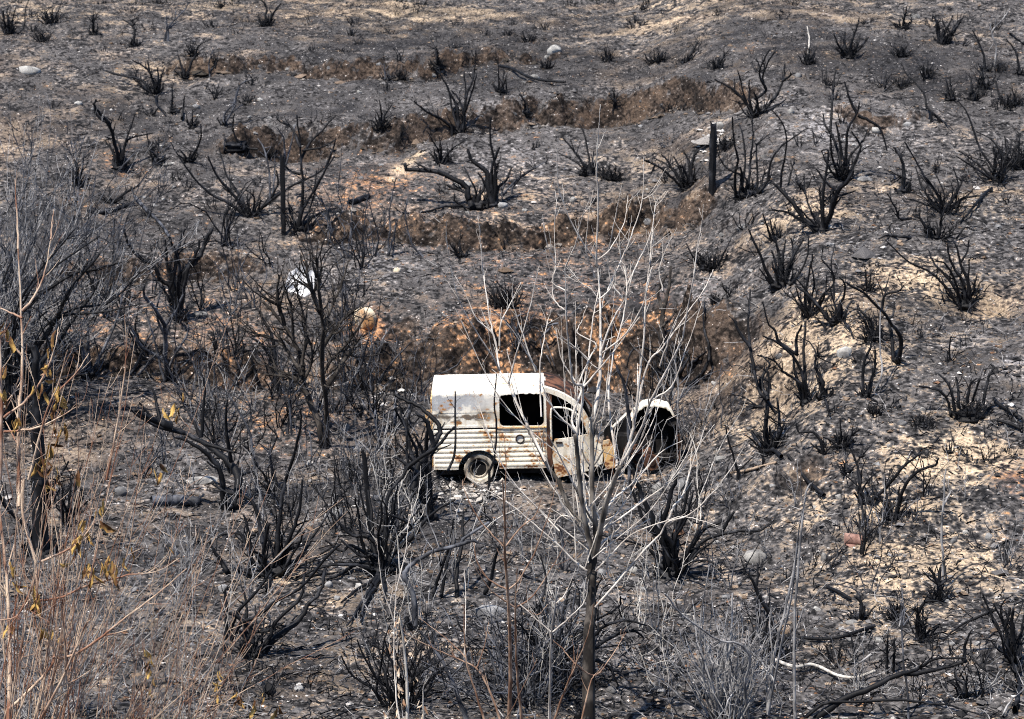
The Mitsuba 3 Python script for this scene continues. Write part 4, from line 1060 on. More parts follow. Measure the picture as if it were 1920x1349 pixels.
S('charred_shrub', 'black fan leaning left, between the two-stick shrub and the thick post', SH, 'B', (1935, 1070), '14|1930,1070 1860,1000 1800,950 1720,910 1690,890; 1930,1060 1880,980 1830,900 1800,870; 1940,1060 1900,940 1870,880; 1940,1060 1860,950 1760,890; 1950,1060 1965,960 1955,880', 4.4, 7, 160, 120)
S('brush_tangle', 'flattened tangle of grey brushwood left of the thick fence post', SH, 'B', (1850, 800), '', 3, 16, 55, 260, m='char_grey', tw=3, crown=0, wig=.3)
S('charred_stump', 'two short black stubs on the ledge above the cave', 'stump', 'I', (670, 245), '11|670,245 630,200 605,165; 690,240 670,210 660,175', 4, 2, 40, 60)
S('charred_shrub', 'dark tangled shrub hanging over the cave bank behind the van', SH, 'I', (920, 520), '960,520 920,440 870,380; 930,520 960,430 1000,390; 940,560 990,470 960,400; 870,560 850,430 800,380', 3.6, 20, 150, 260, m='char', tw=4)
S('brush_tangle', 'grey dead branches lying down the bank right behind the van roof', SH, 'I', (980, 720), '13|1000,760 990,700 920,600 850,550; 990,720 1080,640 1140,700 1200,860; 1000,700 960,600 1050,560; 1180,640 1120,720 1180,850; 1220,620 1130,640', 4, 8, 180, 260, m='char_grey', tw=4, crown=0)
S('charred_shrub', 'dark curling bush at the right end of the cave bank', SH, 'Q', (1640, 780), '24|1690,830 1800,780 1870,680 1880,560 1840,400 1850,250; 22|1740,690 1800,640 1860,590; 1640,780 1560,640 1420,560 1340,590 1310,700; 1650,790 1700,680 1600,580 1500,560; 1640,780 1640,660 1560,600; 1660,780 1740,620 1660,560', 5, 16, 180, 330, tw=4)
S('grey_stump', 'grey weathered tree stump with roots on the bank edge above the van nose', 'stump', 'Q', (1560, 560), '40|1570,560 1550,420 1570,280 1600,160 1620,0; 1560,300 1530,180 1590,60; 20|1560,420 1640,330 1660,260', 8, 2, 180, 90, m='tree_bark', tw=3, crown=0)
# upper right
S('charred_shrub', 'large black shrub with bare arms spreading wide above the thick post', SH, 'C', (400, 658), '16|395,655 365,590 290,510 230,475 180,447; 390,650 350,560 330,470 310,400; 400,650 375,560 375,450; 17|405,640 420,570 400,520; 17|410,650 480,600 530,530 560,460 575,360; 560,460 600,430 630,410; 15|405,560 470,510 440,450 435,390 490,280; 470,510 450,440 480,350 520,290; 420,640 520,600 580,560', 4.8, 6, 150, 180)
S('charred_shrub', 'cluster of tall thin black stems right of the thick fence post', SH, 'C', (350, 1115), '16|300,1110 295,990 310,900 290,800 280,660; 320,1110 350,960 345,800 320,700; 14|370,1070 380,900 395,780 390,660; 340,1110 330,960 300,950; 350,1100 360,1010 290,970 240,940 200,870; 420,1110 420,960 415,830 430,800 490,755; 440,1100 450,1000 490,960; 420,1100 480,1020 500,980; 410,1110 400,1050', 4.4, 8, 130, 160, crown=1.3)
S('burnt_sapling', 'two thin curving black stems crossing, right of the thick post', 'sapling', 'C', (565, 1062), '12|550,1060 560,960 585,800 560,690 500,620; 480,1000 500,900 560,820 630,770 690,730; 590,1060 610,970 630,900', 4, 0, crown=0)
S('charred_shrub', 'tall dense black shrub with one stem arching right, centre of right slope', SH, 'C', (895, 1012), '18|895,1010 880,880 840,760 800,700 790,640; 830,740 840,600 850,470 860,400; 17|900,1000 920,860 930,730 980,640 995,580; 980,640 940,560 910,460; 985,650 1070,690 1120,740 1150,850; 910,1000 940,880 1010,800 1040,730; 880,1000 840,880 830,760; 890,1005 850,930 820,930; 920,1005 975,900 1000,820 950,740; 870,1010 820,940 780,850; 900,900 880,780 860,690; 930,990 960,930', 5, 5, 180, 120)
S('charred_shrub', 'thick V-trunked black shrub below the tall dense one', SH, 'C', (790, 1302), '28|780,1300 690,1250 620,1140 540,1060 510,1030; 32|800,1290 840,1180 870,1080 930,1020 960,960; 870,1080 810,1030 750,950; 790,1290 720,1180 690,1090 680,1000; 690,1090 660,1030; 790,1300 780,1180 770,1090 775,1040; 760,1280 700,1220 640,1160; 17|800,1300 790,1120 810,960 820,850 780,850; 840,1180 830,1100; 670,1240 570,1190 480,1185', 5, 4, 160, 160)
S('charred_shrub', 'short black stems left of the V-trunked shrub', SH, 'C', (520, 1345), '500,1345 470,1260 450,1200; 520,1349 500,1280 490,1230; 545,1345 545,1270', 4.6, 4, 100, 80)
S('charred_shrub', 'black bouquet of straight stems high on the right slope', SH, 'C', (930, 328), '15|930,325 880,260 850,190; 935,325 950,240 970,180 995,100; 940,320 990,280 1020,240 1045,210; 920,320 910,240 915,180; 930,320 940,260; 910,320 860,270; 945,320 985,260 1000,190', 4.6, 7, 130, 140)
S('charred_stump', 'dark stub with one pale bleached stem, upper right slope', 'stump', 'C', (705, 362), '690,360 680,310; 715,360 740,290; 700,360 690,320', 4, 5, 60, 80)
S('pale_stick', 'pale bleached stick standing in that dark stub', 'stick', 'C', (705, 350), '12|700,350 710,280 712,220 700,150', 3.4, 0, m='pale_twig', crown=0, tw=0)
S('charred_shrub', 'black shrub with a V of thick stems near the top right', SH, 'C', (1455, 243), '16|1450,240 1430,180 1425,110; 16|1465,240 1480,180 1520,90; 1490,210 1540,150 1570,120; 1440,230 1440,150 1410,90; 1500,210 1530,140', 4.8, 6, 110, 140)
S('burnt_sapling', 'short thick black stem standing alone near the top right', 'sapling', 'C', (1240, 165), '15|1240,160 1245,110 1260,40; 1230,160 1200,140', 4.6, 5, 50, 100)
S('charred_shrub', 'small upright black tuft below the lone stem at upper right', SH, 'C', (1232, 325), '', 3.4, 12, 90, 90)
S('charred_shrub', 'black mat with one straight leaning stem at upper right', SH, 'C', (1760, 395), '14|1700,370 1690,300 1660,230 1630,170', 3.4, 18, 60, 220)
S('pale_stick', 'pale arching sapling growing beside the black mat at upper right', 'stick', 'C', (1755, 372), '11|1755,360 1765,260 1740,180 1800,110 1840,50; 1740,180 1725,155', 3, 0, m='grey_twig', crown=0)
S('burnt_sapling', 'long bare black branch arching down the upper right slope', 'sapling', 'C', (1460, 690), '13|1460,690 1400,630 1370,600 1365,540 1320,480 1260,420 1230,360; 1400,630 1530,740', 4, 1, 40, 40, crown=0)
S('charred_shrub', 'little dark tuft left of the paired stubs at upper right', SH, 'C', (1380, 440), '', 3.4, 9, 85, 70)
S('charred_shrub', 'wide low tuft of thin twigs above the long bare branch', SH, 'C', (1230, 485), '', 2.4, 18, 60, 190)
S('charred_stump', 'pair of thick black stubs on the upper right slope', 'stump', 'C', (1500, 562), '15|1495,560 1490,490 1480,420; 15|1510,560 1510,500 1500,460', 4.6, 5, 70, 70)
S('charred_stump', 'tall dark stub beside the pair, upper right', 'stump', 'C', (1690, 500), '14|1690,500 1690,430 1685,400', 4.6, 5, 80, 60)
S('charred_stump', 'slim dark stub between the pair and the tall stub', 'stump', 'C', (1630, 562), '14|1630,560 1625,480 1620,440', 4.4, 4, 60, 60)
S('charred_shrub', 'black mat of twigs close to the right edge, upper slope', SH, 'C', (1840, 590), '1790,560 1760,470 1740,420; 1880,580 1850,500', 3.4, 20, 70, 220)
S('burnt_sapling', 'thick crooked black trunk left of the dense right-hand thicket', 'sapling', 'C', (1238, 1085), '22|1235,1080 1245,960 1220,870 1185,830; 1240,1000 1200,980; 1250,1080 1280,1020', 5.5, 3, 70, 80)
S('charred_shrub', 'dense thicket of black stems at the right, fan tilted left', SH, 'C', (1465, 1195), '16|1460,1190 1430,1090 1370,1010 1320,920 1250,800; 1465,1190 1470,1090 1410,960; 1480,1190 1540,1090 1580,1000; 1450,1190 1390,1060 1330,980; 1470,1180 1550,1060 1520,940; 1490,1190 1570,1120 1700,1100; 1440,1180 1350,1060 1310,940', 4.4, 12, 230, 260, tw=4)
S('charred_shrub', 'dense thicket of long black stems bending left, right of the other thicket', SH, 'C', (1775, 1022), '15|1770,1020 1700,960 1620,890 1550,850; 1780,1010 1740,940 1680,850 1600,640 1550,570; 1770,1010 1800,900 1740,790 1650,740; 1790,1010 1830,930 1900,850; 1760,1020 1650,950 1540,880; 1790,1000 1880,900 1890,790; 17|1750,1050 1680,1110 1620,1190 1560,1250', 4.4, 10, 240, 280, tw=4)
S('charred_shrub', 'very dark thicket at the right edge above mid height', SH, 'C', (1885, 950), '1900,940 1890,840 1900,750; 1870,940 1840,860', 4.2, 20, 200, 260, tw=3)
S('charred_shrub', 'tangled black shrub between the thickets and the lower fan', SH, 'C', (1430, 1345), '16|1400,1345 1350,1250 1290,1210; 1440,1345 1460,1220 1490,1150; 1420,1345 1340,1240 1330,1200; 14|1290,1230 1220,1230 1200,1180 1150,1090; 1540,1345 1590,1280 1640,1300; 1280,1340 1160,1325 1100,1345', 4.6, 10, 150, 240, tw=4)
S('charred_shrub', 'black clump just behind the thick fence post', SH, 'C', (235, 835), '225,830 240,780; 250,830 280,790', 3.6, 14, 60, 110)
S('charred_stump', 'leaning dark stub on the slope left of the wide-armed shrub, high up', 'stump', 'C', (20, 352), '15|20,345 60,280 90,230', 4.4, 3, 40, 50)
S('charred_shrub', 'low tuft of upright prongs right of the leaning stub', SH, 'C', (180, 385), '200,380 225,330 250,290', 3.6, 9, 70, 110)
S('charred_shrub', 'dark shrub with one curved stem left of the thick fence post', SH, 'C', (45, 1050), '17|50,1050 50,940 70,870 130,820; 40,1040 30,900 0,850; 45,1045 10,960 -20,930', 4.6, 5, 140, 90)
S('burnt_sapling', 'tall thin stems rising right of the slope rim, upper right edge', 'sapling', 'C', (1900, 420), '13|1900,410 1870,290 1820,220; 1840,190 1919,250', 4, 2, 60, 60)
# middle right
S('charred_shrub', 'strong black fan of many straight stems, middle of the right slope', SH, 'E', (550, 268), '18|520,270 470,180 440,90 395,0 370,-60; 22|540,265 545,150 535,50 510,-20; 17|560,265 590,160 640,60 680,0; 590,270 650,200 700,100 710,-20; 530,270 490,200 450,130; 550,260 560,120 580,0; 575,260 620,100 610,-10; 510,265 430,160; 555,265 520,120 500,60', 5, 6, 220, 200, crown=1.5)
S('charred_shrub', 'loose black shrub of crossing stems right of the strong fan', SH, 'E', (715, 425), '16|690,420 690,310 710,200 730,80; 740,420 790,310 850,250 840,180 785,110 790,40; 720,420 700,300 640,220; 760,410 800,300 810,200; 850,340 850,250 835,130 860,0; 700,410 740,260 720,120', 4.8, 8, 220, 190)
S('charred_shrub', 'short black shrub with a thick trunk leaning left, beside the loose one', SH, 'E', (860, 470), '24|840,470 780,400 720,320 650,270; 850,460 790,420; 800,490 760,450; 17|890,460 880,380 910,310 910,240 880,210; 895,455 930,370 960,340; 880,450 850,350 830,270; 900,455 890,340; 15|900,450 940,500 960,545', 5, 4, 120, 120)
S('charred_shrub', 'dense little black shrub with stems hooked to the left', SH, 'E', (1078, 565), '18|1060,560 1030,470 980,400; 17|1080,560 1060,450 990,430; 1095,550 1110,450 1080,430; 1070,560 1040,450; 17|1060,555 1060,480 1000,400 960,390', 5.4, 8, 130, 110)
S('charred_shrub', 'two slim black trunks joined by a zigzag arm, right slope', SH, 'E', (1200, 685), '20|1185,680 1180,560 1160,460 1185,420 1190,350; 22|1215,680 1230,560 1180,480 1120,400 1030,310 920,240; 16|1120,400 1140,310 1210,290 1245,255', 6, 0, crown=.7)
S('charred_shrub', 'wide black fan with one very long arm reaching up left, right slope', SH, 'E', (1590, 375), '14|1540,370 1500,290 1440,220 1370,170 1280,130 1200,60 1140,0; 16|1570,370 1520,260 1450,170 1410,130 1385,60; 18|1590,365 1580,240 1530,170 1500,100 1490,20; 17|1610,360 1600,240 1560,130 1545,50 1520,0; 1560,370 1540,250 1480,140 1420,120; 1620,360 1610,230 1610,110; 1560,130 1600,70 1610,0; 1470,350 1460,310; 1600,370 1560,220 1570,180', 5, 6, 200, 180, crown=1.4)
S('charred_shrub', 'slim trio of black stems below the hooked little shrub', SH, 'E', (1018, 882), '18|1010,870 1020,700 1050,620 1060,580; 17|1050,850 1080,720 1080,600; 1040,860 1060,780 1090,690', 5, 2, 60, 60)
S('pale_stick', 'pale bent sapling beside the slim trio of black stems', 'stick', 'E', (1088, 852), '12|1080,850 1120,750 1110,600 1110,400 1080,330', 4, 0, m='grey_twig', crown=0, tw=1)
S('charred_shrub', 'lanky black shrub with arms reaching left, middle right', SH, 'E', (705, 915), '22|690,910 640,780 620,640; 24|710,900 690,780 680,650 690,460; 16|680,900 670,820 600,760 560,740 550,720 510,680 420,650; 18|700,900 650,700 550,590 450,540; 16|650,650 540,570 520,510 480,470 450,350; 640,640 640,550 670,480; 700,890 700,830', 5.5, 4, 120, 80)
S('burnt_sapling', 'single crooked black trunk right of the lanky shrub', 'sapling', 'E', (800, 892), '24|800,890 780,790 750,720 745,650; 800,880 820,820; 17|800,890 815,940 830,990; 790,880 750,760; 745,650 765,640', 6, 1, 50, 50)
S('charred_shrub', 'tall column-like black shrub with tangled top, nearest the slope rim', SH, 'E', (505, 1185), '28|480,1190 470,1060 480,900 470,830; 20|500,1180 540,1070 540,960 530,890; 520,1170 570,1040; 24|470,1180 465,1050 480,940; 20|480,900 430,850 400,730 370,690; 18|400,730 380,600 370,480 380,280; 380,600 320,520 290,450; 480,900 440,790 490,700 440,650; 490,840 480,740; 450,940 400,940; 500,1190 490,1050; 530,980 450,880 430,780', 6, 7, 160, 110, crown=1.3)
S('charred_shrub', 'dark spiky clump with thick burnt base on the sandy right slope', SH, 'E', (1610, 1010), '17|1510,1000 1500,950 1480,880 1420,840 1330,825; 18|1530,960 1500,820 1440,755; 17|1550,940 1550,830 1535,775; 17|1600,920 1620,810 1655,780; 1630,910 1660,810 1670,790; 17|1690,930 1720,780 1750,720 1730,700', 5, 26, 130, 230, crown=2.6, tw=3)
S('charred_shrub', 'low black mat left of the spiky clump on the sandy slope', SH, 'E', (1350, 1045), '', 3, 26, 70, 140, tw=3, tl=.2, crown=1.5)
S('charred_shrub', 'little black mat above the cup-shaped stump', SH, 'E', (1085, 975), '', 3, 18, 60, 120, tw=3, tl=.2)
S('charred_shrub', 'black mat below the spiky clump', SH, 'E', (1545, 1195), '1500,1190 1500,1130', 3, 18, 50, 140, tw=2, tl=.2)
S('charred_stump', 'cup-shaped black stump with thin prongs on the sandy slope', 'stump', 'E', (905, 1158), '18|890,1160 870,1110 850,1100; 13|900,1150 890,1080 885,1000; 16|920,1155 950,1100 1000,1065; 930,1150 960,1120; 885,1155 855,1100', 5, 6, 60, 70)
S('burnt_sapling', 'hooked black stem bending left like a cane', 'sapling', 'E', (790, 1195), '17|790,1190 770,1120 720,1080 650,1080 640,1030', 5, 0, crown=.5)
S('burnt_sapling', 'thin upright black twig standing on the bare grey patch', 'sapling', 'E', (1505, 684), '11|1505,682 1500,610 1510,540', 3.4, 0, crown=.4)
S('charred_shrub', 'low dark hooked shrub with two arms spread wide on the sandy slope', SH, 'E', (1045, 1466), '20|1030,1460 1000,1400 990,1300 950,1180; 990,1220 1030,1210; 22|1050,1470 1100,1440 1180,1350 1260,1260 1345,1200; 1010,1440 980,1390', 6.5, 1, 50, 50)
S('charred_shrub', 'black claw-like shrub with a long bent arm to the right', SH, 'E', (1190, 1562), '22|1150,1550 1150,1430; 22|1190,1560 1220,1480 1250,1380 1340,1290 1420,1270 1440,1230; 1180,1560 1150,1530; 18|1210,1550 1220,1390', 7, 3, 60, 60, crown=1.2)
S('burnt_sapling', 'single wavy black stem left of the claw-like shrub', 'sapling', 'E', (1005, 1614), '17|1005,1610 1015,1540 990,1430 970,1390', 5, 0, crown=.5)
S('charred_stump', 'small upright stub above the hooked shrub', 'stump', 'E', (922, 1310), '15|925,1305 920,1240 925,1200', 4.5, 1, 40, 30)
S('charred_shrub', 'dark bushy clump at the rim of the slope above the cave', SH, 'E', (180, 150), '100,160 50,80 20,20; 200,140 240,60 270,0', 3.8, 22, 120, 240, tw=3)
S('charred_shrub', 'dark mat on the rim below the bushy clump', SH, 'E', (195, 350), '', 3, 16, 50, 140, tw=3, tl=.25)
S('burnt_sapling', 'thin wavy black stem on the rim beside the van nose', 'sapling', 'E', (320, 1345), '14|320,1345 290,1240 260,1130 240,1040; 310,1300 400,1220', 4.5, 0, crown=0, tw=3)
S('charred_stump', 'pair of short stubs above the hooked little shrub', 'stump', 'E', (1040, 285), '1035,280 1030,170; 1050,280 1055,190', 4, 8, 60, 90)
# lower right
S('charred_stump', 'knotty black stub under a tall pale sapling, lower right slope', 'stump', 'H', (1445, 675), '26|1445,670 1440,590 1450,490; 1450,590 1480,560 1470,460 1500,440; 17|1430,580 1410,530 1385,490', 6, 5, 60, 70)
S('pale_stick', 'tall pale grey sapling rising from the knotty black stub', 'stick', 'H', (1465, 600), '16|1463,600 1465,480 1455,300 1465,150 1475,0 1480,-60; 1465,150 1510,60', 4, 0, m='grey_twig', crown=0, tw=2)
S('charred_stump', 'black hooked stump on a charred mat, lower right', 'stump', 'H', (1000, 785), '24|1000,780 1010,720 990,670 970,660', 6, 16, 40, 190, tw=2, tl=.2)
S('charred_stump', 'small tuft with thin prongs right of the hooked stump', 'stump', 'H', (1190, 775), '1180,770 1190,710; 1200,760 1210,700', 4, 12, 50, 110)
S('charred_shrub', 'upright black shrub with a pale-tipped hook, lower right', SH, 'H', (1345, 908), '20|1330,910 1320,830 1325,750 1300,720; 17|1325,750 1360,690 1420,680 1465,700; 1350,900 1360,830 1375,780; 1370,900 1390,840; 1320,900 1310,800', 6, 7, 110, 100)
S('burnt_sapling', 'thick black forked stem leaning left over the ash, lower right', 'sapling', 'H', (535, 985), '28|535,980 520,860 490,760 440,670 410,600 370,520; 17|410,600 425,540 420,470; 20|370,920 400,870 440,830 460,780', 8, 1, 60, 60)
S('charred_shrub', 'big dark shrub cut by the right edge at the bottom', SH, 'H', (1865, 1015), '28|1850,1010 1830,900 1820,800 1840,720; 26|1870,1000 1860,880 1850,780 1860,720; 1880,1010 1900,880 1919,760; 17|1840,1000 1810,830 1750,700; 15|1760,730 1620,790 1520,850 1465,910; 26|1860,1349 1890,1150 1850,1000; 1870,1100 1910,1060', 7, 7, 260, 140, tw=3)
S('arching_branch', 'dark stem arching across the bottom right corner', 'sapling', 'H', (1895, 1200), '14|1890,1195 1800,1130 1700,1070 1630,1000 1620,900; 1700,1070 1680,980', 5, 0, crown=0, tw=3)
S('fallen_bough', 'long thick charred bough lying diagonally across the bottom right', 'branch', 'H', (760, 1340), '34|740,1349 900,1240 1050,1170 1200,1100 1330,1090 1500,1050 1600,1020; 20|1200,1110 1330,1060 1420,1010 1590,1000; 20|1580,1020 1590,920 1615,860; 17|680,1349 800,1260 1000,1250 1250,1240 1400,1260 1500,1270 1700,1330', 7, 0, crown=0, tw=5, part='limb')
S('charred_stump', 'two wavy thin stems in the ash right of the forked stem', 'stump', 'H', (885, 1060), '14|850,1060 885,1010 880,960 905,910; 940,1040 965,990 950,900 945,860', 5, 0, crown=0)
S('charred_stump', 'two straight black sticks standing side by side, lower right', 'stump', 'H', (1168, 1085), '16|1150,1070 1150,960 1155,870; 17|1185,1085 1190,980 1190,900', 5, 0, crown=0)
S('burnt_sapling', 'small wavy black stem near the bottom right corner', 'sapling', 'H', (1580, 1215), '18|1580,1210 1590,1160 1550,1120 1530,1070; 1590,1160 1600,1120', 5.5, 1, 50, 50)
S('grey_bush', 'dense bush of pale grey fire-bleached stems at the bottom, right of centre', 'bush', 'H', (260, 1342), '165,1330 130,1200 110,1000 100,800 150,480; 20|250,1340 250,1100 270,900 280,640; 290,1345 320,1150 340,1000; 22|480,1320 500,1100 520,960 560,800 600,620 640,420; 480,1330 470,1150 470,1000; 150,1340 100,1250 0,1100 -80,1000; 18|370,1340 350,1150 380,1000 310,920 200,900 0,760 -100,640; 470,1060 400,980 310,920; 200,1340 240,1150 230,1020; 210,1340 190,1100 200,1040', 4.5, 60, 420, 640, m='grey_twig', tw=5, tl=.4, crown=1.2, wig=.14)
S('tall_stalk', 'pair of tall pale dry stalks rising through the grey bush', 'stalk', 'H', (632, 1346), '18|632,1349 625,1000 640,600 690,100 720,20; 14|480,1320 560,900 620,600 650,300 690,100', 5, 0, m='grey_twig', crown=0, tw=1, tl=.2)
S('tall_stalk', 'thin grey dry stalk standing right of the tall pale pair', 'stalk', 'H', (1272, 1346), '14|1270,1349 1265,1200 1240,1000 1235,760 1260,730', 4.4, 0, m='char_grey', crown=0, tw=1, tl=.15)
S('brush_tangle', 'low tangle of curling bleached twigs around the diagonal bough', 'brush', 'H', (1060, 1180), '960,1060 1000,1150 1050,1190; 1060,980 980,1040 960,1060; 1160,1000 1170,1060 1060,1110; 1120,1200 1200,1220 1250,1150', 4, 34, 90, 520, m='grey_twig', tw=4, tl=.3, crown=0, wig=.32)
S('brush_tangle', 'curling pale twigs left of the bottom right dark shrub', 'brush', 'H', (1700, 1200), '1650,1200 1740,1150 1780,1080; 1600,1190 1700,1180 1790,1130; 1790,1349 1840,1250 1919,1180', 4, 16, 90, 260, m='grey_twig', tw=3, tl=.3, crown=0, wig=.3)
# lower middle
S('charred_thicket', 'thick cluster of black trunks right of the pale tree, below the van nose', SH, 'G', (1860, 545), '40|1830,520 1830,400 1780,300 1740,200 1680,60 1640,-60; 34|1870,540 1880,400 1810,280 1850,100 1880,0 1890,-120; 26|1850,530 1840,440 1870,330 1919,200 1960,0; 1840,510 1790,470 1840,430; 30|1880,550 1930,440 1990,330 2040,200; 22|1800,330 1720,260 1650,100 1620,0; 22|1900,540 1990,400 2060,330 2220,290 2340,290 2400,260; 2140,290 2210,180; 1940,460 2020,300 2150,230; 1890,560 1870,360 1940,220 1980,60', 8, 8, 330, 300, tw=3, crown=1.8)
S('charred_thicket', 'big black cluster of crossing stems below the van, left of centre', SH, 'G', (220, 525), '26|205,500 180,380 170,200 150,60; 24|240,500 250,300 260,100 330,0 380,-80; 220,490 190,420 110,430 0,340; 22|215,500 170,440 60,370 0,400 -90,340; 26|260,480 300,400 390,330 500,200 640,110; 215,470 100,470 0,530 -80,560; 22|220,520 170,600 100,720 30,820; 215,510 180,560 60,640 0,690; 230,520 190,600 130,700 110,800; 20|240,540 240,680; 22|190,350 140,320 60,310 0,260 -60,180; 200,320 280,200 290,100; 20|230,500 300,300 340,150', 7.5, 10, 340, 360, tw=3, crown=1.6)
S('bent_sapling', 'thick S-shaped blue-grey burnt stem arching to the right below the van', 'sapling', 'G', (412, 835), '32|410,835 410,700 390,620 360,550 370,500 430,450 500,410 560,390 650,370 700,320 830,240; 650,370 730,345 770,355', 9, 0, m='char_grey', crown=.6, tw=3)
S('charred_stump', 'three thin upright black sticks right of the S-shaped stem', 'stump', 'G', (652, 660), '22|650,655 650,500 680,340 680,240 690,180; 17|520,660 540,560 600,400 620,300 630,220; 22|800,660 840,560 870,430 890,380; 560,660 600,450 640,330', 6, 0, crown=0, tw=3)
S('brush_thicket', 'dense dark tangle of curved stems around the foot of the pale tree', 'brush', 'G', (1150, 1190), '18|1000,520 1050,550 1120,570; 24|1110,1180 1100,950 1060,880 980,820; 22|1130,1190 1150,1000 1230,950; 1100,1000 900,950 650,950; 22|1200,1180 1250,1060 1300,900 1370,840; 20|1400,960 1550,870 1650,850 1700,890; 1400,900 1470,830 1600,790 1720,820; 1380,1000 1500,1050 1560,1160; 1120,1180 1050,1050 940,960 880,1000; 1180,1190 1180,900 1120,700; 1250,1190 1240,800 1300,560; 1090,1190 1060,900 1150,600 1120,420', 6.5, 26, 460, 1000, m='char', tw=7, tl=.6, crown=1.2, wig=.40)
S('grey_brush', 'thin grey suckers mixed through the dark tangle under the pale tree', 'brush', 'G', (1000, 1240), '1180,1200 1200,900 1280,700; 1240,1230 1230,1000 1330,760; 900,1250 850,1000 800,900', 4.5, 80, 430, 1500, m='char_grey', tw=5, tl=.45, crown=0, wig=.28)
S('leaning_sapling', 'long dark stem leaning left across the bottom, left of centre', 'sapling', 'G', (700, 1340), '26|705,1349 640,1180 590,1060 520,950 440,850; 590,1060 540,1080 480,1060', 7, 0, m='char_grey', crown=0, tw=4, plane=26.3)
S('brush_thicket', 'sprawl of thin charred branches on the bare ash at the bottom, left of centre', 'brush', 'G', (330, 1270), '16|250,1300 180,1180 60,1100 0,990; 300,1300 300,1100 250,950; 14|180,1270 60,1290 -60,1349; 350,1280 420,1100 520,1020; 320,1290 220,1150 130,1000 90,900', 5, 22, 330, 560, tw=5, tl=.5, crown=0)
S('charred_tree', 'burnt black tree standing before the rear of the van, forking over its roof', 'tree', 'K' if 0 else 'G', (440, 235), '34|430,240 440,120 450,0 455,-100 440,-160; 30|500,235 490,120 470,0; 24|540,235 500,130 470,0 450,-80', 9, 0, 240, 160, tw=3, crown=.5)
# lower left
S('black_fan_shrub', 'black fan of sinuous stems spreading right on bare ash, lower left', SH, 'F', (1440, 985), '32|1440,980 1540,900 1620,840 1700,770 1730,700 1800,640 1830,500; 22|1450,970 1520,880 1560,790 1680,680 1710,580 1725,400; 28|1430,970 1410,850 1340,770 1260,740; 22|1430,980 1380,870 1390,740 1370,620; 22|1300,900 1350,810 1440,770 1560,680 1700,600 1850,420 1919,360; 22|1290,860 1340,740 1450,620 1530,500; 20|1270,900 1275,740 1265,640 1280,600; 1440,960 1430,930; 18|1340,860 1500,850 1600,800; 26|1450,975 1400,900 1330,860', 8, 5, 140, 260, tw=2, crown=.9)
S('charred_thicket', 'wide black thicket of curved stems above the black fan shrub', SH, 'F', (1540, 530), '24|1400,520 1410,400 1395,280 1370,200; 24|1290,540 1230,440 1180,350; 30|1540,530 1560,380 1580,150 1600,0; 22|1480,490 1490,360 1510,260 1540,250; 24|1560,500 1640,300 1680,180 1700,0; 22|1430,540 1340,500 1310,500; 22|1560,510 1700,420 1800,250; 24|1500,640 1530,520; 20|1590,500 1620,400 1750,330 1900,100; 1560,520 1450,540 1380,520; 1430,470 1370,330 1330,300 1200,310; 1480,360 1420,120 1270,70 1190,20; 20|1600,540 1750,540 1900,520', 7, 12, 300, 420, tw=4, crown=1.4)
S('bent_tree', 'pair of thick black trunks bending left in an arc, left of the van', 'tree', 'D', (1300, 1510), '44|1340,1510 1340,1349 1280,1240 1160,1150 1040,1090 960,1050; 34|1255,1510 1250,1349 1200,1240 1100,1160 990,1110; 20|1130,1110 1080,1010 1030,930; 18|1130,1110 1145,950 1150,820 1130,740; 20|1160,1150 1290,1190 1330,1195; 18|1040,1090 880,1050 780,990 700,930; 20|1300,1250 1270,1030 1280,900; 960,1050 860,1010 760,960', 14, 0, 300, 160, tw=5, tl=.6, crown=.5, tip=.32)
S('grey_sapling', 'tall thin grey saplings between the bent trunks and the van', 'sapling', 'D', (1440, 1400), '18|1445,1420 1440,1349 1420,1180 1400,1070 1340,960 1290,880 1240,860; 16|1540,1420 1520,1220 1470,1160; 12|1640,1100 1630,950 1620,850 1650,790', 5, 0, m='char_grey', crown=0, tw=3)
S('burnt_sapling', 'two thin dark stems right of the grey saplings, left of the van', 'sapling', 'D', (1580, 1400), '17|1590,1400 1660,1180 1690,1040 1690,950; 17|1560,1400 1520,1220 1560,1100', 5, 0, crown=0, tw=3)
S('fine_grey_tree', 'small bare grey tree with two trunks and a wide crown of fine twigs', 'tree', 'D', (1835, 1165), '36|1825,1160 1790,1030 1730,880 1710,800 1700,700 1650,560 1560,430 1480,350; 30|1840,1155 1830,900 1810,700 1820,500 1800,380 1790,200 1780,100; 20|1810,760 1860,680 1919,620 2000,520 2060,420; 20|1700,760 1600,600 1480,540 1370,510; 17|1700,800 1560,730 1440,690; 17|1650,560 1640,400 1600,260; 17|1710,800 1760,640 1700,480; 17|1820,500 1880,340 1919,260 1960,120; 17|1700,700 1720,500 1680,330 1650,200; 1730,870 1640,780 1500,760; 1820,600 1900,480 2010,380; 1600,480 1560,330 1570,200; 1800,400 1740,250 1720,120; 1830,850 1960,640 2020,560', 9, 0, m='tree_bark', tw=15, tl=.75, depth=2, crown=.5, twup=.10)
S('burnt_sapling', 'two black trunks side by side behind the fine grey tree', 'tree', 'D', (1595, 850), '28|1565,850 1540,700 1530,560 1460,400; 28|1630,840 1680,680 1740,560; 18|1540,700 1480,600 1400,540', 8, 2, 160, 140, tw=4, crown=0)
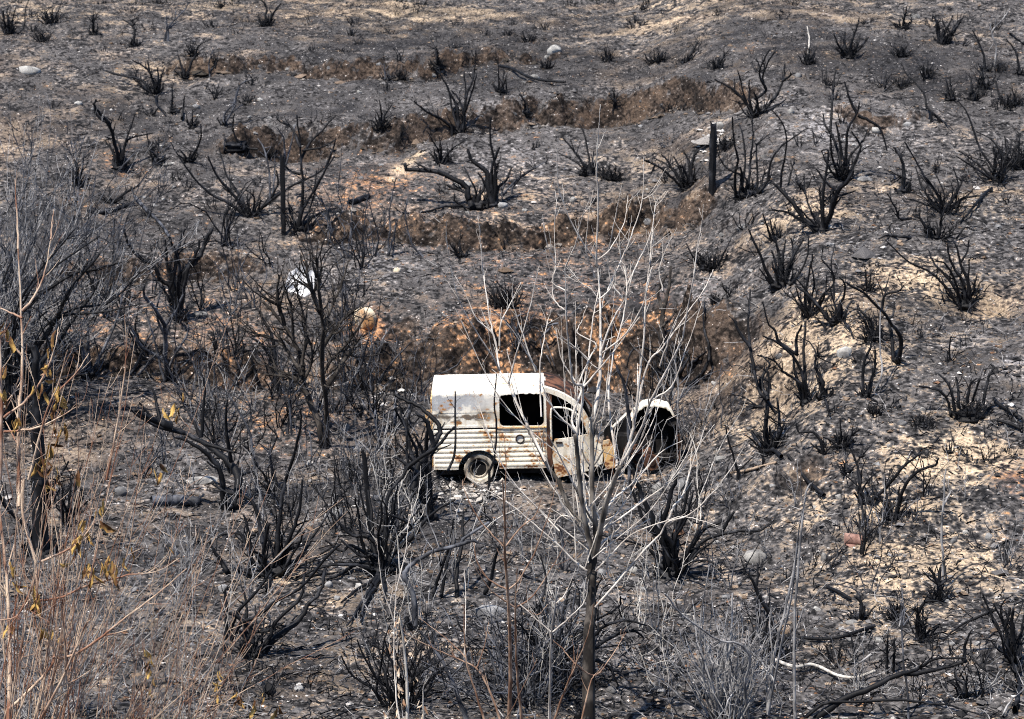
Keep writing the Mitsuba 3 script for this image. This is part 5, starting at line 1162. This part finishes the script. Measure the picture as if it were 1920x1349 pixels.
S('charred_shrub', 'dark branching shrub with a thick trunk on the bank at left', SH, 'D', (1010, 440), '38|1010,435 1020,330 1030,200 1080,140 1130,80 1160,0 1190,-60; 24|1005,430 990,320 970,230 940,130 930,0; 22|1000,400 960,260 900,230 870,150 780,100 720,20 700,-60; 22|1010,420 1000,250 1010,170 990,80 960,0; 20|1020,300 1060,170 1110,60 1120,0; 900,230 870,160 830,100; 1000,330 960,200 960,110; 970,230 1000,60 1040,-60', 6.5, 3, 260, 200, tw=5, tl=.5)
S('grey_shrub', 'grey-black spreading shrub in front of the dark branching one, left', SH, 'D', (935, 795), '28|935,790 930,640 925,490 860,380 815,320 810,260; 18|940,770 960,690 1050,540 1060,480; 20|925,490 990,400 1030,310; 20|930,680 860,640 790,600 740,500 710,500; 18|720,780 780,680 830,560 890,490; 16|780,760 880,640; 15|800,600 730,520 720,440; 925,540 880,420 900,300', 6, 4, 320, 300, m='char_grey', tw=5, tl=.55)
S('burnt_sapling', 'three dark bare stems leaning right at far left', 'sapling', 'D', (505, 765), '24|480,760 470,650 440,520; 26|500,740 500,600 495,480; 17|520,740 600,580 660,440 690,290 680,200; 14|470,740 380,640 300,600', 6, 3, 260, 200, m='char_grey', tw=4)
S('dark_thicket', 'dark thicket of long twigs leaning right, left edge below the grey bush', SH, 'D', (60, 640), '22|150,640 250,560 330,420 380,300 480,180 560,80; 20|40,640 120,420 240,300 420,190 520,170 700,120; 18|300,620 430,420 520,300 500,200 460,120; 60,640 100,380 220,180 320,60 420,-60; 30,640 -20,400 30,200 120,0; 16|200,640 330,440 560,410 800,360; 40,640 160,300 300,160 560,-20; 180,640 240,500 420,390 620,350 790,180', 5.0, 9, 520, 520, m='char', tw=7, tl=.9, crown=1, lean=.35, plane=40)
S('burnt_tree', 'thick burnt trunk standing in the shade behind the yellow leaves', 'tree', 'D', (215, 1330), '64|215,1330 210,1100 205,900 200,760 190,600; 30|205,900 120,700 60,560; 26|200,760 290,600 330,480; 24|210,1000 60,900 -20,860', 16, 2, 400, 200, tw=5, tl=.8, crown=.8, plane=33)
S('charred_shrub', 'dark upright stems behind the reddish twigs, left of the charred log', SH, 'F', (385, 260), '16|380,260 385,150 400,60; 370,260 350,150 360,20; 390,260 440,150 470,90; 400,260 420,140', 5, 8, 260, 200, tw=3)
S('charred_stump', 'two dark stubs standing on the terrace left of the fine grey tree', 'stump', 'D', (1320, 812), '16|1320,810 1350,720 1370,620 1360,540; 17|1450,812 1420,700 1400,640', 5, 0, crown=0, tw=2)
S('charred_shrub', 'thin burnt twigs rising between the fine grey tree and the van roof', SH, 'V', (840, 930), '15|960,1220 965,1000 980,880; 15|890,1310 850,1150 835,950 760,860 750,700; 835,950 700,960; 1080,960 1040,1100 1100,1200; 14|660,940 655,760 645,560 650,330 660,150; 700,900 770,760 800,640 840,590; 835,950 940,780 1060,650', 4.6, 10, 300, 360, m='char_grey', tw=6, tl=.5, crown=0)
# shrubs before the rear of the van
S('charred_tree', 'slim black tree forking in front of the van side, rear end', 'tree', 'G', (410, 170), '17|428,180 400,20 370,-120 365,-260 330,-400; 32|400,60 430,-70 470,-130 520,-200 560,-260 530,-330 460,-400 380,-440 300,-480; 20|430,-40 360,-90 300,-130; 18|470,-130 440,-200 400,-260; 22|360,-60 450,-130 540,-190 600,-260 640,-300; 14|600,-50 640,-160 640,-380 640,-500; 520,-200 480,-320 420,-380', 8, 0, 300, 160, tw=3, tl=.4, crown=.3, plane=35.2)
S('charred_tree', 'tall dark stems standing left of the van rear, nearest its corner', 'tree', 'G', (470, 40), '34|480,60 475,-60 480,-200 490,-330; 24|500,60 500,-80 520,-180; 22|450,60 400,-120 370,-300 400,-420; 20|440,60 430,-120 380,-260 300,-400', 9, 1, 420, 160, tw=5, tl=.5, crown=.5, plane=36.2)
S('dark_sapling', 'dark burnt sapling leaning across the cab of the van', 'sapling', 'Q', (1330, 1380), '30|1330,1200 1320,1000 1300,850 1240,690; 20|1330,1380 1330,1200; 14|1300,850 1330,720', 8, 0, m='char_grey', crown=0, tw=2, plane=36.9)
S('thin_sapling', 'thin black sapling in front of the side panel of the van', 'sapling', 'Q', (380, 1348), '15|360,1420 400,1300 410,1100 395,950 410,740; 14|980,1348 965,1180', 4, 0, crown=0, tw=2, plane=36.6)

# tufts too small to tell parts: ridge and slopes
rt = np.random.default_rng(404)
BARK = {'pale_twig': 'whitish', 'char': 'black', 'char_grey': 'dark grey', 'grey_twig': 'bleached grey'}


def tufts(name, what, where, count, xr, yr, pw, nn, hr, wr, group, mats=('char',), t=2.8, tw=2, tl=.2, bands=None):
    pts = [(rt.uniform(*xr), yr[0] + (yr[1] - yr[0]) * rt.uniform(0, 1) ** pw) for _ in range(count)]
    for px, py, o, bn in banded(pts, bands or LEVELS_ALL):
        m = str(rt.choice(list(mats)))
        sep = ', ' if where.startswith('left') else ' '
        S(name, f'{o}{BARK[m]} {what} from the left{sep}{where}, {bn}', what.split()[-1], 'A', (px * 3, py * 3), '', t, int(rt.integers(*nn)), rt.uniform(*hr), rt.uniform(*wr), m=m, tw=tw, tl=tl, crown=.8, group=group, whole=True, sides=4)


tufts('ridge_tuft', 'low tuft', 'on the top ridge', 64, (-5, 1925), (4, 99), 1.6, (10, 20), (25, 60), (60, 170), 'tufts on the top ridge', t=2.4, tl=.16,
      bands=[(0, 14, 'in its farthest row'), (14, 34, 'in its second row'), (34, 62, 'in its third row'), (62, 110, 'in its nearest row')])
tufts('slope_tuft', 'small tuft', 'on the dark slope', 46, (100, 1300), (110, 470), 1, (4, 12), (40, 110), (40, 120), 'tufts on the dark slope')
tufts('sandy_tuft', 'small tuft', 'on the right-hand slope', 50, (1330, 1915), (120, 900), 1, (3, 11), (40, 130), (40, 110), 'tufts on the right slope', t=3)
tufts('ash_sprig', 'thin sprig', 'in the flat ash', 70, (330, 1900), (930, 1340), 1, (3, 8), (120, 430), (80, 260), 'sprigs on the flat ash', ('char', 'char', 'char_grey', 'grey_twig'), 3.2, 3, .3)
tufts('twiggy_sprig', 'twiggy sprout', 'left of the van', 46, (330, 800), (700, 1010), 1, (4, 9), (220, 640), (120, 340), 'twiggy sprouts left of the van', ('char_grey', 'char', 'grey_twig'), 3.0, 6, .4)
tufts('rim_sprig', 'twiggy sprout', 'by the van nose', 16, (1190, 1400), (700, 1010), 1, (4, 9), (180, 480), (120, 300), 'twiggy sprouts beside the van nose', ('char_grey', 'char', 'grey_twig'), 3.0, 6, .35)
tufts('pale_sapling', 'bare sapling', 'standing in the ash', 26, (700, 1480), (985, 1345), 1, (2, 5), (420, 1150), (90, 330), 'pale saplings around the tree', ('pale_twig', 'grey_twig'), 3.0, 6, .35)
tufts('bank_sprig', 'thin sprig', 'left of the van', 60, (120, 780), (400, 930), 1, (4, 9), (140, 560), (80, 260), 'sprigs on the left bank', ('char', 'char_grey', 'char_grey'), 3.2, 4, .35)

# ------------------------------------------------------------------ the pale bare tree and the saplings in front
S('pale_tree', 'bare pale-twigged tree with dark lower trunk standing before the van', 'tree', 'R', (765, 1420), ';'.join([
    '74|755,1420 765,1200 772,1000 790,850']), 24, 0, m='tree_bark', tw=4, tl=.5, crown=.5, plane=26.0, tip=.75, part='trunk')
PT = list(scene)[-1].split('__')[0]
rt2 = np.random.default_rng(9)


mat('limb_bark', bark((0.05, 0.045, 0.04), (0.27, 0.25, 0.225), 8, 0.3, 0.7), 0.8, 0.15)


def limbs(key, plane, data, m, tw, tl, wmin=0.0025, spread=.42, depth=1, tip=.3, part='branch', thin=1.0):
    for reg, w, text in data:
        for ww, xy in lines(reg, text):
            u = np.linspace(0, 1, len(xy))
            slant = rt2.normal(0, .35)
            ppm = FPX / math.hypot(plane, 7.5)
            L = np.linalg.norm(np.diff(xy, axis=0), axis=1).sum() / ppm
            P = spline(at_plane(xy[:, 0], xy[:, 1], plane + slant * u * min(L, 2.0)), max(10, 4 * len(xy)))
            r = w * thin / 2 / ppm
            R = r * (1 - (1 - tip) * np.linspace(0, 1, len(P)))
            P[1:-1] += rt2.normal(0, .0022, P[1:-1].shape)
            mb = MB().tube(P, np.maximum(R, wmin), 6)
            twigs(mb, rt2, P, R, int(rt2.poisson(tw * min(1.6, L / 1.2))), tl, .065, .09, depth, 4, spread, .0019, .2)
            put(f'{key}__{part}', mb, m)


limbs(PT, 26.0, [
    ('R', 15, '790,900 740,720 710,550 690,380 675,200 660,60'), ('R', 15, '795,880 800,700 780,500 775,300 775,0 770,-60'), ('R', 17, '800,890 830,740 870,550 920,400 970,280'),
    ('R', 12, '745,730 700,720 620,560 540,380 480,290 400,150 330,0'),
], 'limb_bark', 4, .5, tip=.7, part='limb', thin=.72)
limbs(PT, 26.0, [
    ('Q', 8, '970,1307 965,1180 940,1130 870,1060 800,980 750,880 720,800'), ('Q', 12, '1060,1120 1100,950 1125,780 1130,600 1130,400 1125,200 1110,0'),
    ('P', 6, '1110,1190 1100,1130 1110,800 1105,500 1110,320 1130,60'), ('Q', 9, '1266,1388 1350,1150 1360,1060 1380,950 1400,750 1430,500 1440,250 1450,130 1490,0'),
    ('Q', 9, '1266,1388 1370,1200 1430,1080 1470,950 1570,750 1650,600 1700,480 1740,250 1790,0'), ('P', 4, '1775,1230 1800,1050 1830,880 1840,750'),
    ('Q', 8, '1240,1390 1240,1340 1210,1150 1190,980 1190,800 1230,560 1290,350 1310,120 1290,0'), ('P', 4, '1305,1240 1300,1180 1270,1120 1260,920'),
    ('Q', 8, '750,1348 640,1130 560,970 490,810 430,720 410,560 370,400 340,200 310,0'), ('P', 4, '318,1240 310,1180 300,1000 285,830'),
    ('Q', 5, '430,720 380,620 250,420 150,230 90,0'), ('P', 3.6, '105,1250 90,1180 65,1000 60,870'), ('Q', 5, '720,1040 710,720 730,560 760,400 790,290'),
    ('Q', 8, '965,1180 1010,850 940,800 910,560 890,300 885,0'), ('P', 5, '885,1250 890,1180 960,1020 1000,850 1060,700'), ('P', 4, '885,1348 800,1300 800,1250 820,1170 810,900 830,700'),
    ('P', 3.6, '820,1170 770,1060 730,880'), ('Q', 7, '970,1150 930,1050 1010,830 1050,600 1080,350 1110,200 1120,100'), ('P', 4, '1090,1260 1070,1200 1030,1070 1040,900 1080,650'),
    ('P', 5, '1100,1140 1020,1040 940,900 850,680 830,500 830,320'), ('P', 4.4, '1110,1135 1190,1070 1260,950 1300,850 1320,690'), ('P', 5, '1180,1348 1280,1120 1350,950 1420,710 1430,420'),
    ('P', 3.4, '1420,715 1490,680 1550,600'), ('P', 4.4, '1310,1320 1400,1130 1480,950 1510,760 1540,700'), ('P', 4, '1450,1348 1480,1050 1505,760'), ('P', 3.6, '1190,1060 1220,900 1280,600'),
    ('P', 3.6, '1560,1348 1540,1180 1630,950'), ('Q', 6, '1350,1150 1450,700 1560,560 1700,370 1850,150 1910,20'), ('Q', 6, '1130,600 1200,400 1310,200 1370,0'), ('Q', 5, '1140,600 1300,470 1420,270 1480,60 1510,0'),
    ('Q', 5, '1130,220 1200,150 1240,0'), ('Q', 5, '1280,220 1210,120 1180,0'), ('Q', 5, '1540,690 1620,450 1690,290'), ('Q', 5, '490,810 560,560 650,250 700,0'), ('Q', 5, '430,550 440,400 520,230 580,110'),
    ('Q', 5, '410,560 380,460 270,360 200,200 120,60'), ('Q', 4.5, '680,730 600,500 530,280 515,140'), ('Q', 4.5, '690,720 620,600 490,400 360,280'), ('Q', 5, '950,790 860,640 820,420'),
    ('Q', 5, '1040,640 930,540 850,480'), ('Q', 6, '1000,850 1130,700 1260,540 1400,350'), ('Q', 5, '970,830 1060,620 1100,540 970,460 1000,380 1050,220'), ('Q', 5, '1480,930 1620,830 1700,640 1830,260'),
    ('Q', 5, '880,300 830,260 800,180 810,0'), ('Q', 4.5, '1070,160 990,110 920,20'),
    ('R', 7, '800,1250 950,1080 1100,900 1250,740 1300,660 1450,610 1600,470 1740,290 1840,120'), ('R', 6, '820,750 950,650 1140,510 1300,390 1430,200 1490,30'), ('R', 7, '1300,650 1350,540 1400,480 1480,230 1560,0'),
    ('R', 5, '800,1000 850,950 1050,750 1330,640 1450,630 1650,690'), ('R', 6.5, '740,1000 650,930 540,820 400,700 250,570 130,490 0,410 -90,350'), ('R', 7, '700,720 690,480 640,380 540,180 470,60'),
    ('R', 6, '880,560 950,480 1070,380 1250,180 1400,100'), ('R', 5, '1070,380 1100,250 1160,150 1240,40'), ('R', 5, '940,300 1000,230 1080,80 1130,0'), ('R', 6, '930,720 900,830 880,1000 930,1070 1000,1000'),
    ('R', 7, '800,860 870,780 1000,740 1180,640'), ('R', 6, '745,660 640,630 560,620 500,700 460,800'),
], 'sapling_bark', 5.5, .34, thin=.70)

# many thin upright shoots fanning from low on the trunk
for k in range(20):
    x0, y0 = 1100 + rt2.normal(0, 14), rt2.uniform(860, 1090)
    x1 = x0 + rt2.normal(0, 120); y1 = y0 - rt2.uniform(170, 470)
    xm_, ym_ = x0 + (x1 - x0) * .62, y0 + (y1 - y0) * .42
    limbs(PT, 26.0 + rt2.normal(0, .12), [('P', rt2.uniform(3.0, 4.4), ' '.join(f'{(a - 820) * 3.692:.0f},{(b - 180) * 3.692:.0f}' for a, b in ((x0, y0), (xm_, ym_), (x1, y1))))], 'sapling_bark', 5.0, .30, part='shoot', thin=.8)

# slim reddish and pale saplings standing before the tree
SAP = [
    ('slim_sapling', 'slim reddish-brown sapling with a Y fork, left of the pale tree trunk', 24.4, 'brown_bark', [('G', 10, '945,1400 950,1000 940,700 920,400 920,200 905,0'), ('G', 4.5, '920,380 860,320 760,200 690,50 680,0'), ('G', 4.5, '920,380 1000,280 1090,200 1130,100'), ('G', 4.5, '940,620 830,560 760,450 750,360'),
        ('G', 4.5, '940,620 1000,560 1090,400 1180,150 1210,0'), ('R', 3.2, '165,650 180,300 170,60')]),
    ('slim_sapling', 'thin brown sapling just right of the reddish-brown one', 24.8, 'brown_bark', [('G', 7, '1020,1400 985,1000 980,720 990,500'), ('G', 4.2, '980,720 1080,650 1180,500 1240,400'), ('G', 4.2, '980,720 830,610 700,400'), ('G', 3.4, '1000,700 1100,760 1160,700')]),
    ('slim_sapling', 'straight pale sapling with upswept forks, immediately left of the tree trunk', 24.2, 'sapling_bark', [('G', 7, '1170,1400 1175,1100 1185,860 1210,600'), ('G', 4.5, '1185,860 1280,780 1370,680 1390,560'), ('G', 4.5, '1185,860 1090,780 1000,690'), ('G', 3.2, '1200,700 1260,640 1320,500')]),
    ('slim_sapling', 'leaning sapling with many upswept twigs crossing the tree trunk at the bottom', 24.0, 'brown_bark', [('G', 6, '1180,1400 1260,1180 1320,1040 1390,870 1420,700'), ('G', 4, '1320,1040 1250,960 1190,900'), ('G', 4, '1320,1040 1430,1100 1540,960 1600,860'), ('G', 5, '1340,1400 1400,1150 1430,1090'), ('G', 3.2, '1290,1120 1310,1000 1300,900')]),
    ('slim_sapling', 'pair of thin reddish saplings bending left at the bottom, right of the dry leaves', 23.8, 'brown_bark', [('G', 6, '820,1400 750,1180 700,1000 690,700'), ('G', 6, '910,1400 840,1200 760,1060 640,1000 620,930'), ('G', 3.6, '640,1000 500,940 350,860'), ('G', 3.6, '760,1060 800,950 830,800'), ('G', 3.2, '700,1000 600,900 440,780'), ('G', 3.4, '900,1400 980,1250 1100,1010')]),
    ('slim_sapling', 'thin pale sapling left of the dry leaf stalk, hung with fine twigs', 24.6, 'sapling_bark', [('G', 4.5, '330,1400 300,1100 300,800 310,500'), ('G', 3.2, '300,800 230,600 200,330'), ('G', 3.2, '310,620 360,400 380,200'), ('G', 3.2, '690,1000 700,700 690,500')]),
]
for nm, lab, pl, m, data in SAP:
    k = thing(nm, lab, 'sapling')
    limbs(k, pl, data, m, 5.0, .26, part='stem', thin=.8)

# ------------------------------------------------------------------ dry leaves
def leaf_mesh(rng, p, L, down=1.0):
    """a curled, drooping dead leaf: a folded strip"""
    n = 8
    a = rng.uniform(0, 2 * np.pi)
    d = np.array([np.cos(a) * .45, np.sin(a) * .45, -1.0 * down])
    C = grow(rng, p, d, L, n, .22, -.05)
    side = np.cross(C[-1] - C[0], [np.sin(a + .7), np.cos(a + .7), .2])
    side /= np.linalg.norm(side) + 1e-9
    nrm = np.cross(C[-1] - C[0], side); nrm /= np.linalg.norm(nrm) + 1e-9
    u = np.linspace(0, 1, n + 1)
    w = L * rng.uniform(.10, .17) * np.sin(np.pi * np.clip(u * .92 + .05, 0, 1)) ** .8
    tw = rng.uniform(-1.2, 1.2) * u
    V = []
    for i in range(n + 1):
        s = side * np.cos(tw[i]) + nrm * np.sin(tw[i]); q = nrm * np.cos(tw[i]) - side * np.sin(tw[i])
        k = w[i] * (1 + .15 * rng.normal())
        V += [C[i] - s * k + q * k * .55, C[i] - s * k * .45 + q * k * .1, C[i], C[i] + s * k * .45 + q * k * .1, C[i] + s * k + q * k * .6]
    V = np.array(V); f = []
    for i in range(n):
        for j in range(4):
            a0 = i * 5 + j
            f += [(a0, a0 + 1, a0 + 6), (a0, a0 + 6, a0 + 5)]
    return V, np.array(f)


def leaves(key, spots, plane, m, rng, L=.17, part='leaf'):
    for px, py, k in spots:
        for _ in range(k):
            p = at_plane(px + rng.normal(0, 3.5), py + rng.normal(0, 7), plane + rng.normal(0, .06))
            put(f'{key}__{part}', leaf_mesh(rng, p, L * rng.uniform(.55, 1.2)), m)


# ------------------------------------------------------------------ left foreground: reddish shrub with yellowed leaves, grey bushes
rl = np.random.default_rng(31)


def wand_bush(name, label, foot, plane, n, top, width, lean, m, r, tw, tl, depth=1, group=None, part='wand', wig=.06, cat='bush', lo=.35, rmin=.0020):
    """many long wands from one foot below; foot and top in photo pixels"""
    ppm = FPX / math.hypot(plane, 7.5)
    q = at_plane(*foot, plane)
    z0 = gz(q[0], q[1]) - .1
    key = thing(name, label, cat, group)
    bundles = {}
    for k in range(n):
        zt = at_plane(foot[0], top + rl.uniform(0, 1) ** 1.6 * (foot[1] - top) * .75, plane)[2]
        H = zt - z0
        a = rl.normal(0, 1) * width / ppm * .5
        x0 = q[0] + rl.normal(0, width / ppm * .16)
        y0 = plane + rl.normal(0, .22)
        d = np.array([a + lean * H, rl.normal(0, .22) * H * .5, H])
        P = grow(rl, [x0, y0, gz(x0, y0) - .08], d, np.linalg.norm(d), 14, wig, .02)
        rr0 = r * rl.uniform(.6, 1.2)
        R = np.linspace(rr0, max(.0022, rr0 * .3), len(P))
        mb = MB().tube(P, R, 5)
        twigs(mb, rl, P, R, int(rl.poisson(tw)), tl, .09, .07, depth, 4, .5, rmin, lo)
        put(f'{key}__{part}', mb, m)
    return key


wand_bush('grey_bush', 'dense bush of curving dark grey twigs at the left edge, upper half', (-10, 640), 41.0, 50, 200, 230, .26, 'char_grey', .016, 13, .8, 2, wig=.14, rmin=.005, cat='bush')
wand_bush('grey_bush', 'fringe of fine pale grey twigs topping the dark bush at the left edge', (0, 600), 42.5, 46, 165, 250, .16, 'grey_twig', .009, 9, .5, 1, wig=.08, rmin=.004, cat='bush')
wand_bush('grey_bush', 'darker bush of burnt grey twigs filling the left edge below the fine grey one', (-60, 740), 40.0, 40, 300, 220, .42, 'grey_twig', .012, 14, .8, 2, wig=.11, rmin=.004, cat='bush')
wand_bush('dead_bush', 'thicket of greyish dead twigs behind the reddish shrub, lower left', (70, 1420), 26.5, 50, 860, 420, .22, 'grey_twig', .008, 9, .5, cat='bush')
ra = wand_bush('reddish_bush', 'reddish-stemmed bush with hanging yellow-brown dead leaves at left', (20, 1500), 22.5, 54, 660, 330, .24, 'red_twig', .0085, 9, .45, wig=.045, cat='bush')
limbs(ra, 22.3, [('D', 9, '105,1500 105,1349 105,1050 125,700 120,400 100,0'), ('A', 5, '103,1400 97,1200 85,1010'), ('D', 5, '125,400 210,290 260,150 285,0'), ('A', 3.6, '285,1349 300,1180'), ('D', 5, '125,440 60,410 0,385'), ('D', 4, '120,650 70,590 20,560'),
                 ('D', 7, '0,1349 10,1000 5,700 0,500'), ('D', 5, '20,1000 150,900 250,760 310,600 330,490'), ('D', 4.5, '160,1349 250,1000 330,800 380,620'), ('F', 10, '50,1420 55,1000 40,600 0,200 -10,0'), ('F', 6, '50,1290 200,1150 310,1000 250,830 200,700'),
                 ('F', 6, '300,1000 400,990 550,900 700,780 900,630 1050,500'), ('F', 7, '130,0 130,200 200,470 180,600 100,760 0,790'), ('F', 5, '210,470 300,430 420,370 520,250 560,100'), ('F', 6, '230,1349 370,1080 480,820 520,720'), ('F', 5, '370,1080 360,850 330,600'),
                 ('F', 4.5, '210,680 350,660 450,610 700,540 780,530 900,510 1010,440'), ('D', 4.5, '20,1080 200,1060 330,1000 430,940'), ('D', 4, '330,850 420,760 500,640'), ('D', 4.5, '600,1349 650,1100 690,850 710,600 700,420')], 'red_twig', 5, .4)
rb = wand_bush('reddish_bush', 'thin reddish wands leaning right beside the leafy bush, bottom left', (180, 1480), 23.0, 40, 930, 270, .36, 'red_twig', .0065, 9, .42, cat='bush')
wand_bush('dead_bush', 'fine pale weed stems between the reddish wands and the black fan shrub', (340, 1440), 24.5, 9, 980, 150, .08, 'sapling_bark', .0042, 8, .22, cat='bush')
wand_bush('reddish_bush', 'low reddish twigs at the bottom edge under the black fan shrub', (330, 1480), 23.2, 22, 1150, 230, .3, 'red_twig', .0055, 9, .35, cat='bush')
leaves(ra, [(100, 622, 2), (95, 655, 1), (92, 690, 3), (85, 720, 2), (68, 730, 2), (108, 712, 3), (112, 745, 3), (105, 765, 3), (122, 765, 2), (116, 790, 2), (108, 800, 2), (92, 830, 3), (80, 850, 3), (95, 870, 4), (105, 890, 3), (68, 870, 2), (22, 628, 2), (8, 610, 3), (8, 690, 2), (5, 735, 3),
            (28, 790, 3), (35, 780, 2), (330, 757, 2), (338, 768, 3), (345, 745, 1), (305, 762, 1), (300, 880, 3), (290, 872, 2), (148, 868, 1), (90, 905, 3), (150, 1010, 4), (140, 1025, 4), (160, 985, 2), (165, 1000, 2), (185, 950, 2), (190, 930, 1), (188, 980, 2), (175, 1075, 4), (165, 1060, 2), (195, 1060, 2),
            (210, 1065, 3), (205, 1050, 2), (235, 1040, 1), (248, 1025, 1), (315, 1030, 1), (112, 1050, 1), (70, 1120, 4), (75, 1135, 3), (60, 1100, 2), (30, 1090, 2), (15, 1060, 2), (20, 1165, 2), (80, 1195, 2), (90, 1188, 2)], 22.3, 'dry_leaf', rl, .165)
leaves(rb, [(275, 1220, 3), (283, 1250, 4), (285, 1275, 3), (110, 1195, 2), (405, 1280, 4), (410, 1300, 3), (450, 1310, 5), (480, 1320, 4), (520, 1330, 3), (495, 1300, 2), (410, 1255, 2)], 23.0, 'dry_leaf', rl, .13)
k = thing('dry_stalk', 'pale upright stalk with shrivelled brown leaves along it, bottom left of centre', 'stalk')
limbs(k, 24.0, [('G', 7, '375,1420 370,1150 345,880 330,760'), ('G', 3.4, '470,1420 460,1200 480,1100'), ('G', 3.2, '350,950 400,880 430,860'), ('G', 4, '260,1420 240,1349 300,1250')], 'pale_twig', 3, .2, part='stem')
leaves(k, [(745, 1140, 4), (750, 1155, 5), (742, 1170, 5), (748, 1185, 3), (735, 1185, 1), (735, 1205, 2), (748, 1235, 3), (755, 1250, 3), (745, 1245, 2), (778, 1265, 2), (748, 1285, 3), (760, 1270, 2), (752, 1312, 3), (745, 1330, 3), (725, 1335, 4), (795, 1315, 2), (790, 1330, 3), (810, 1335, 2), (720, 1345, 3)], 24.0, 'pale_leaf', rl, .085)
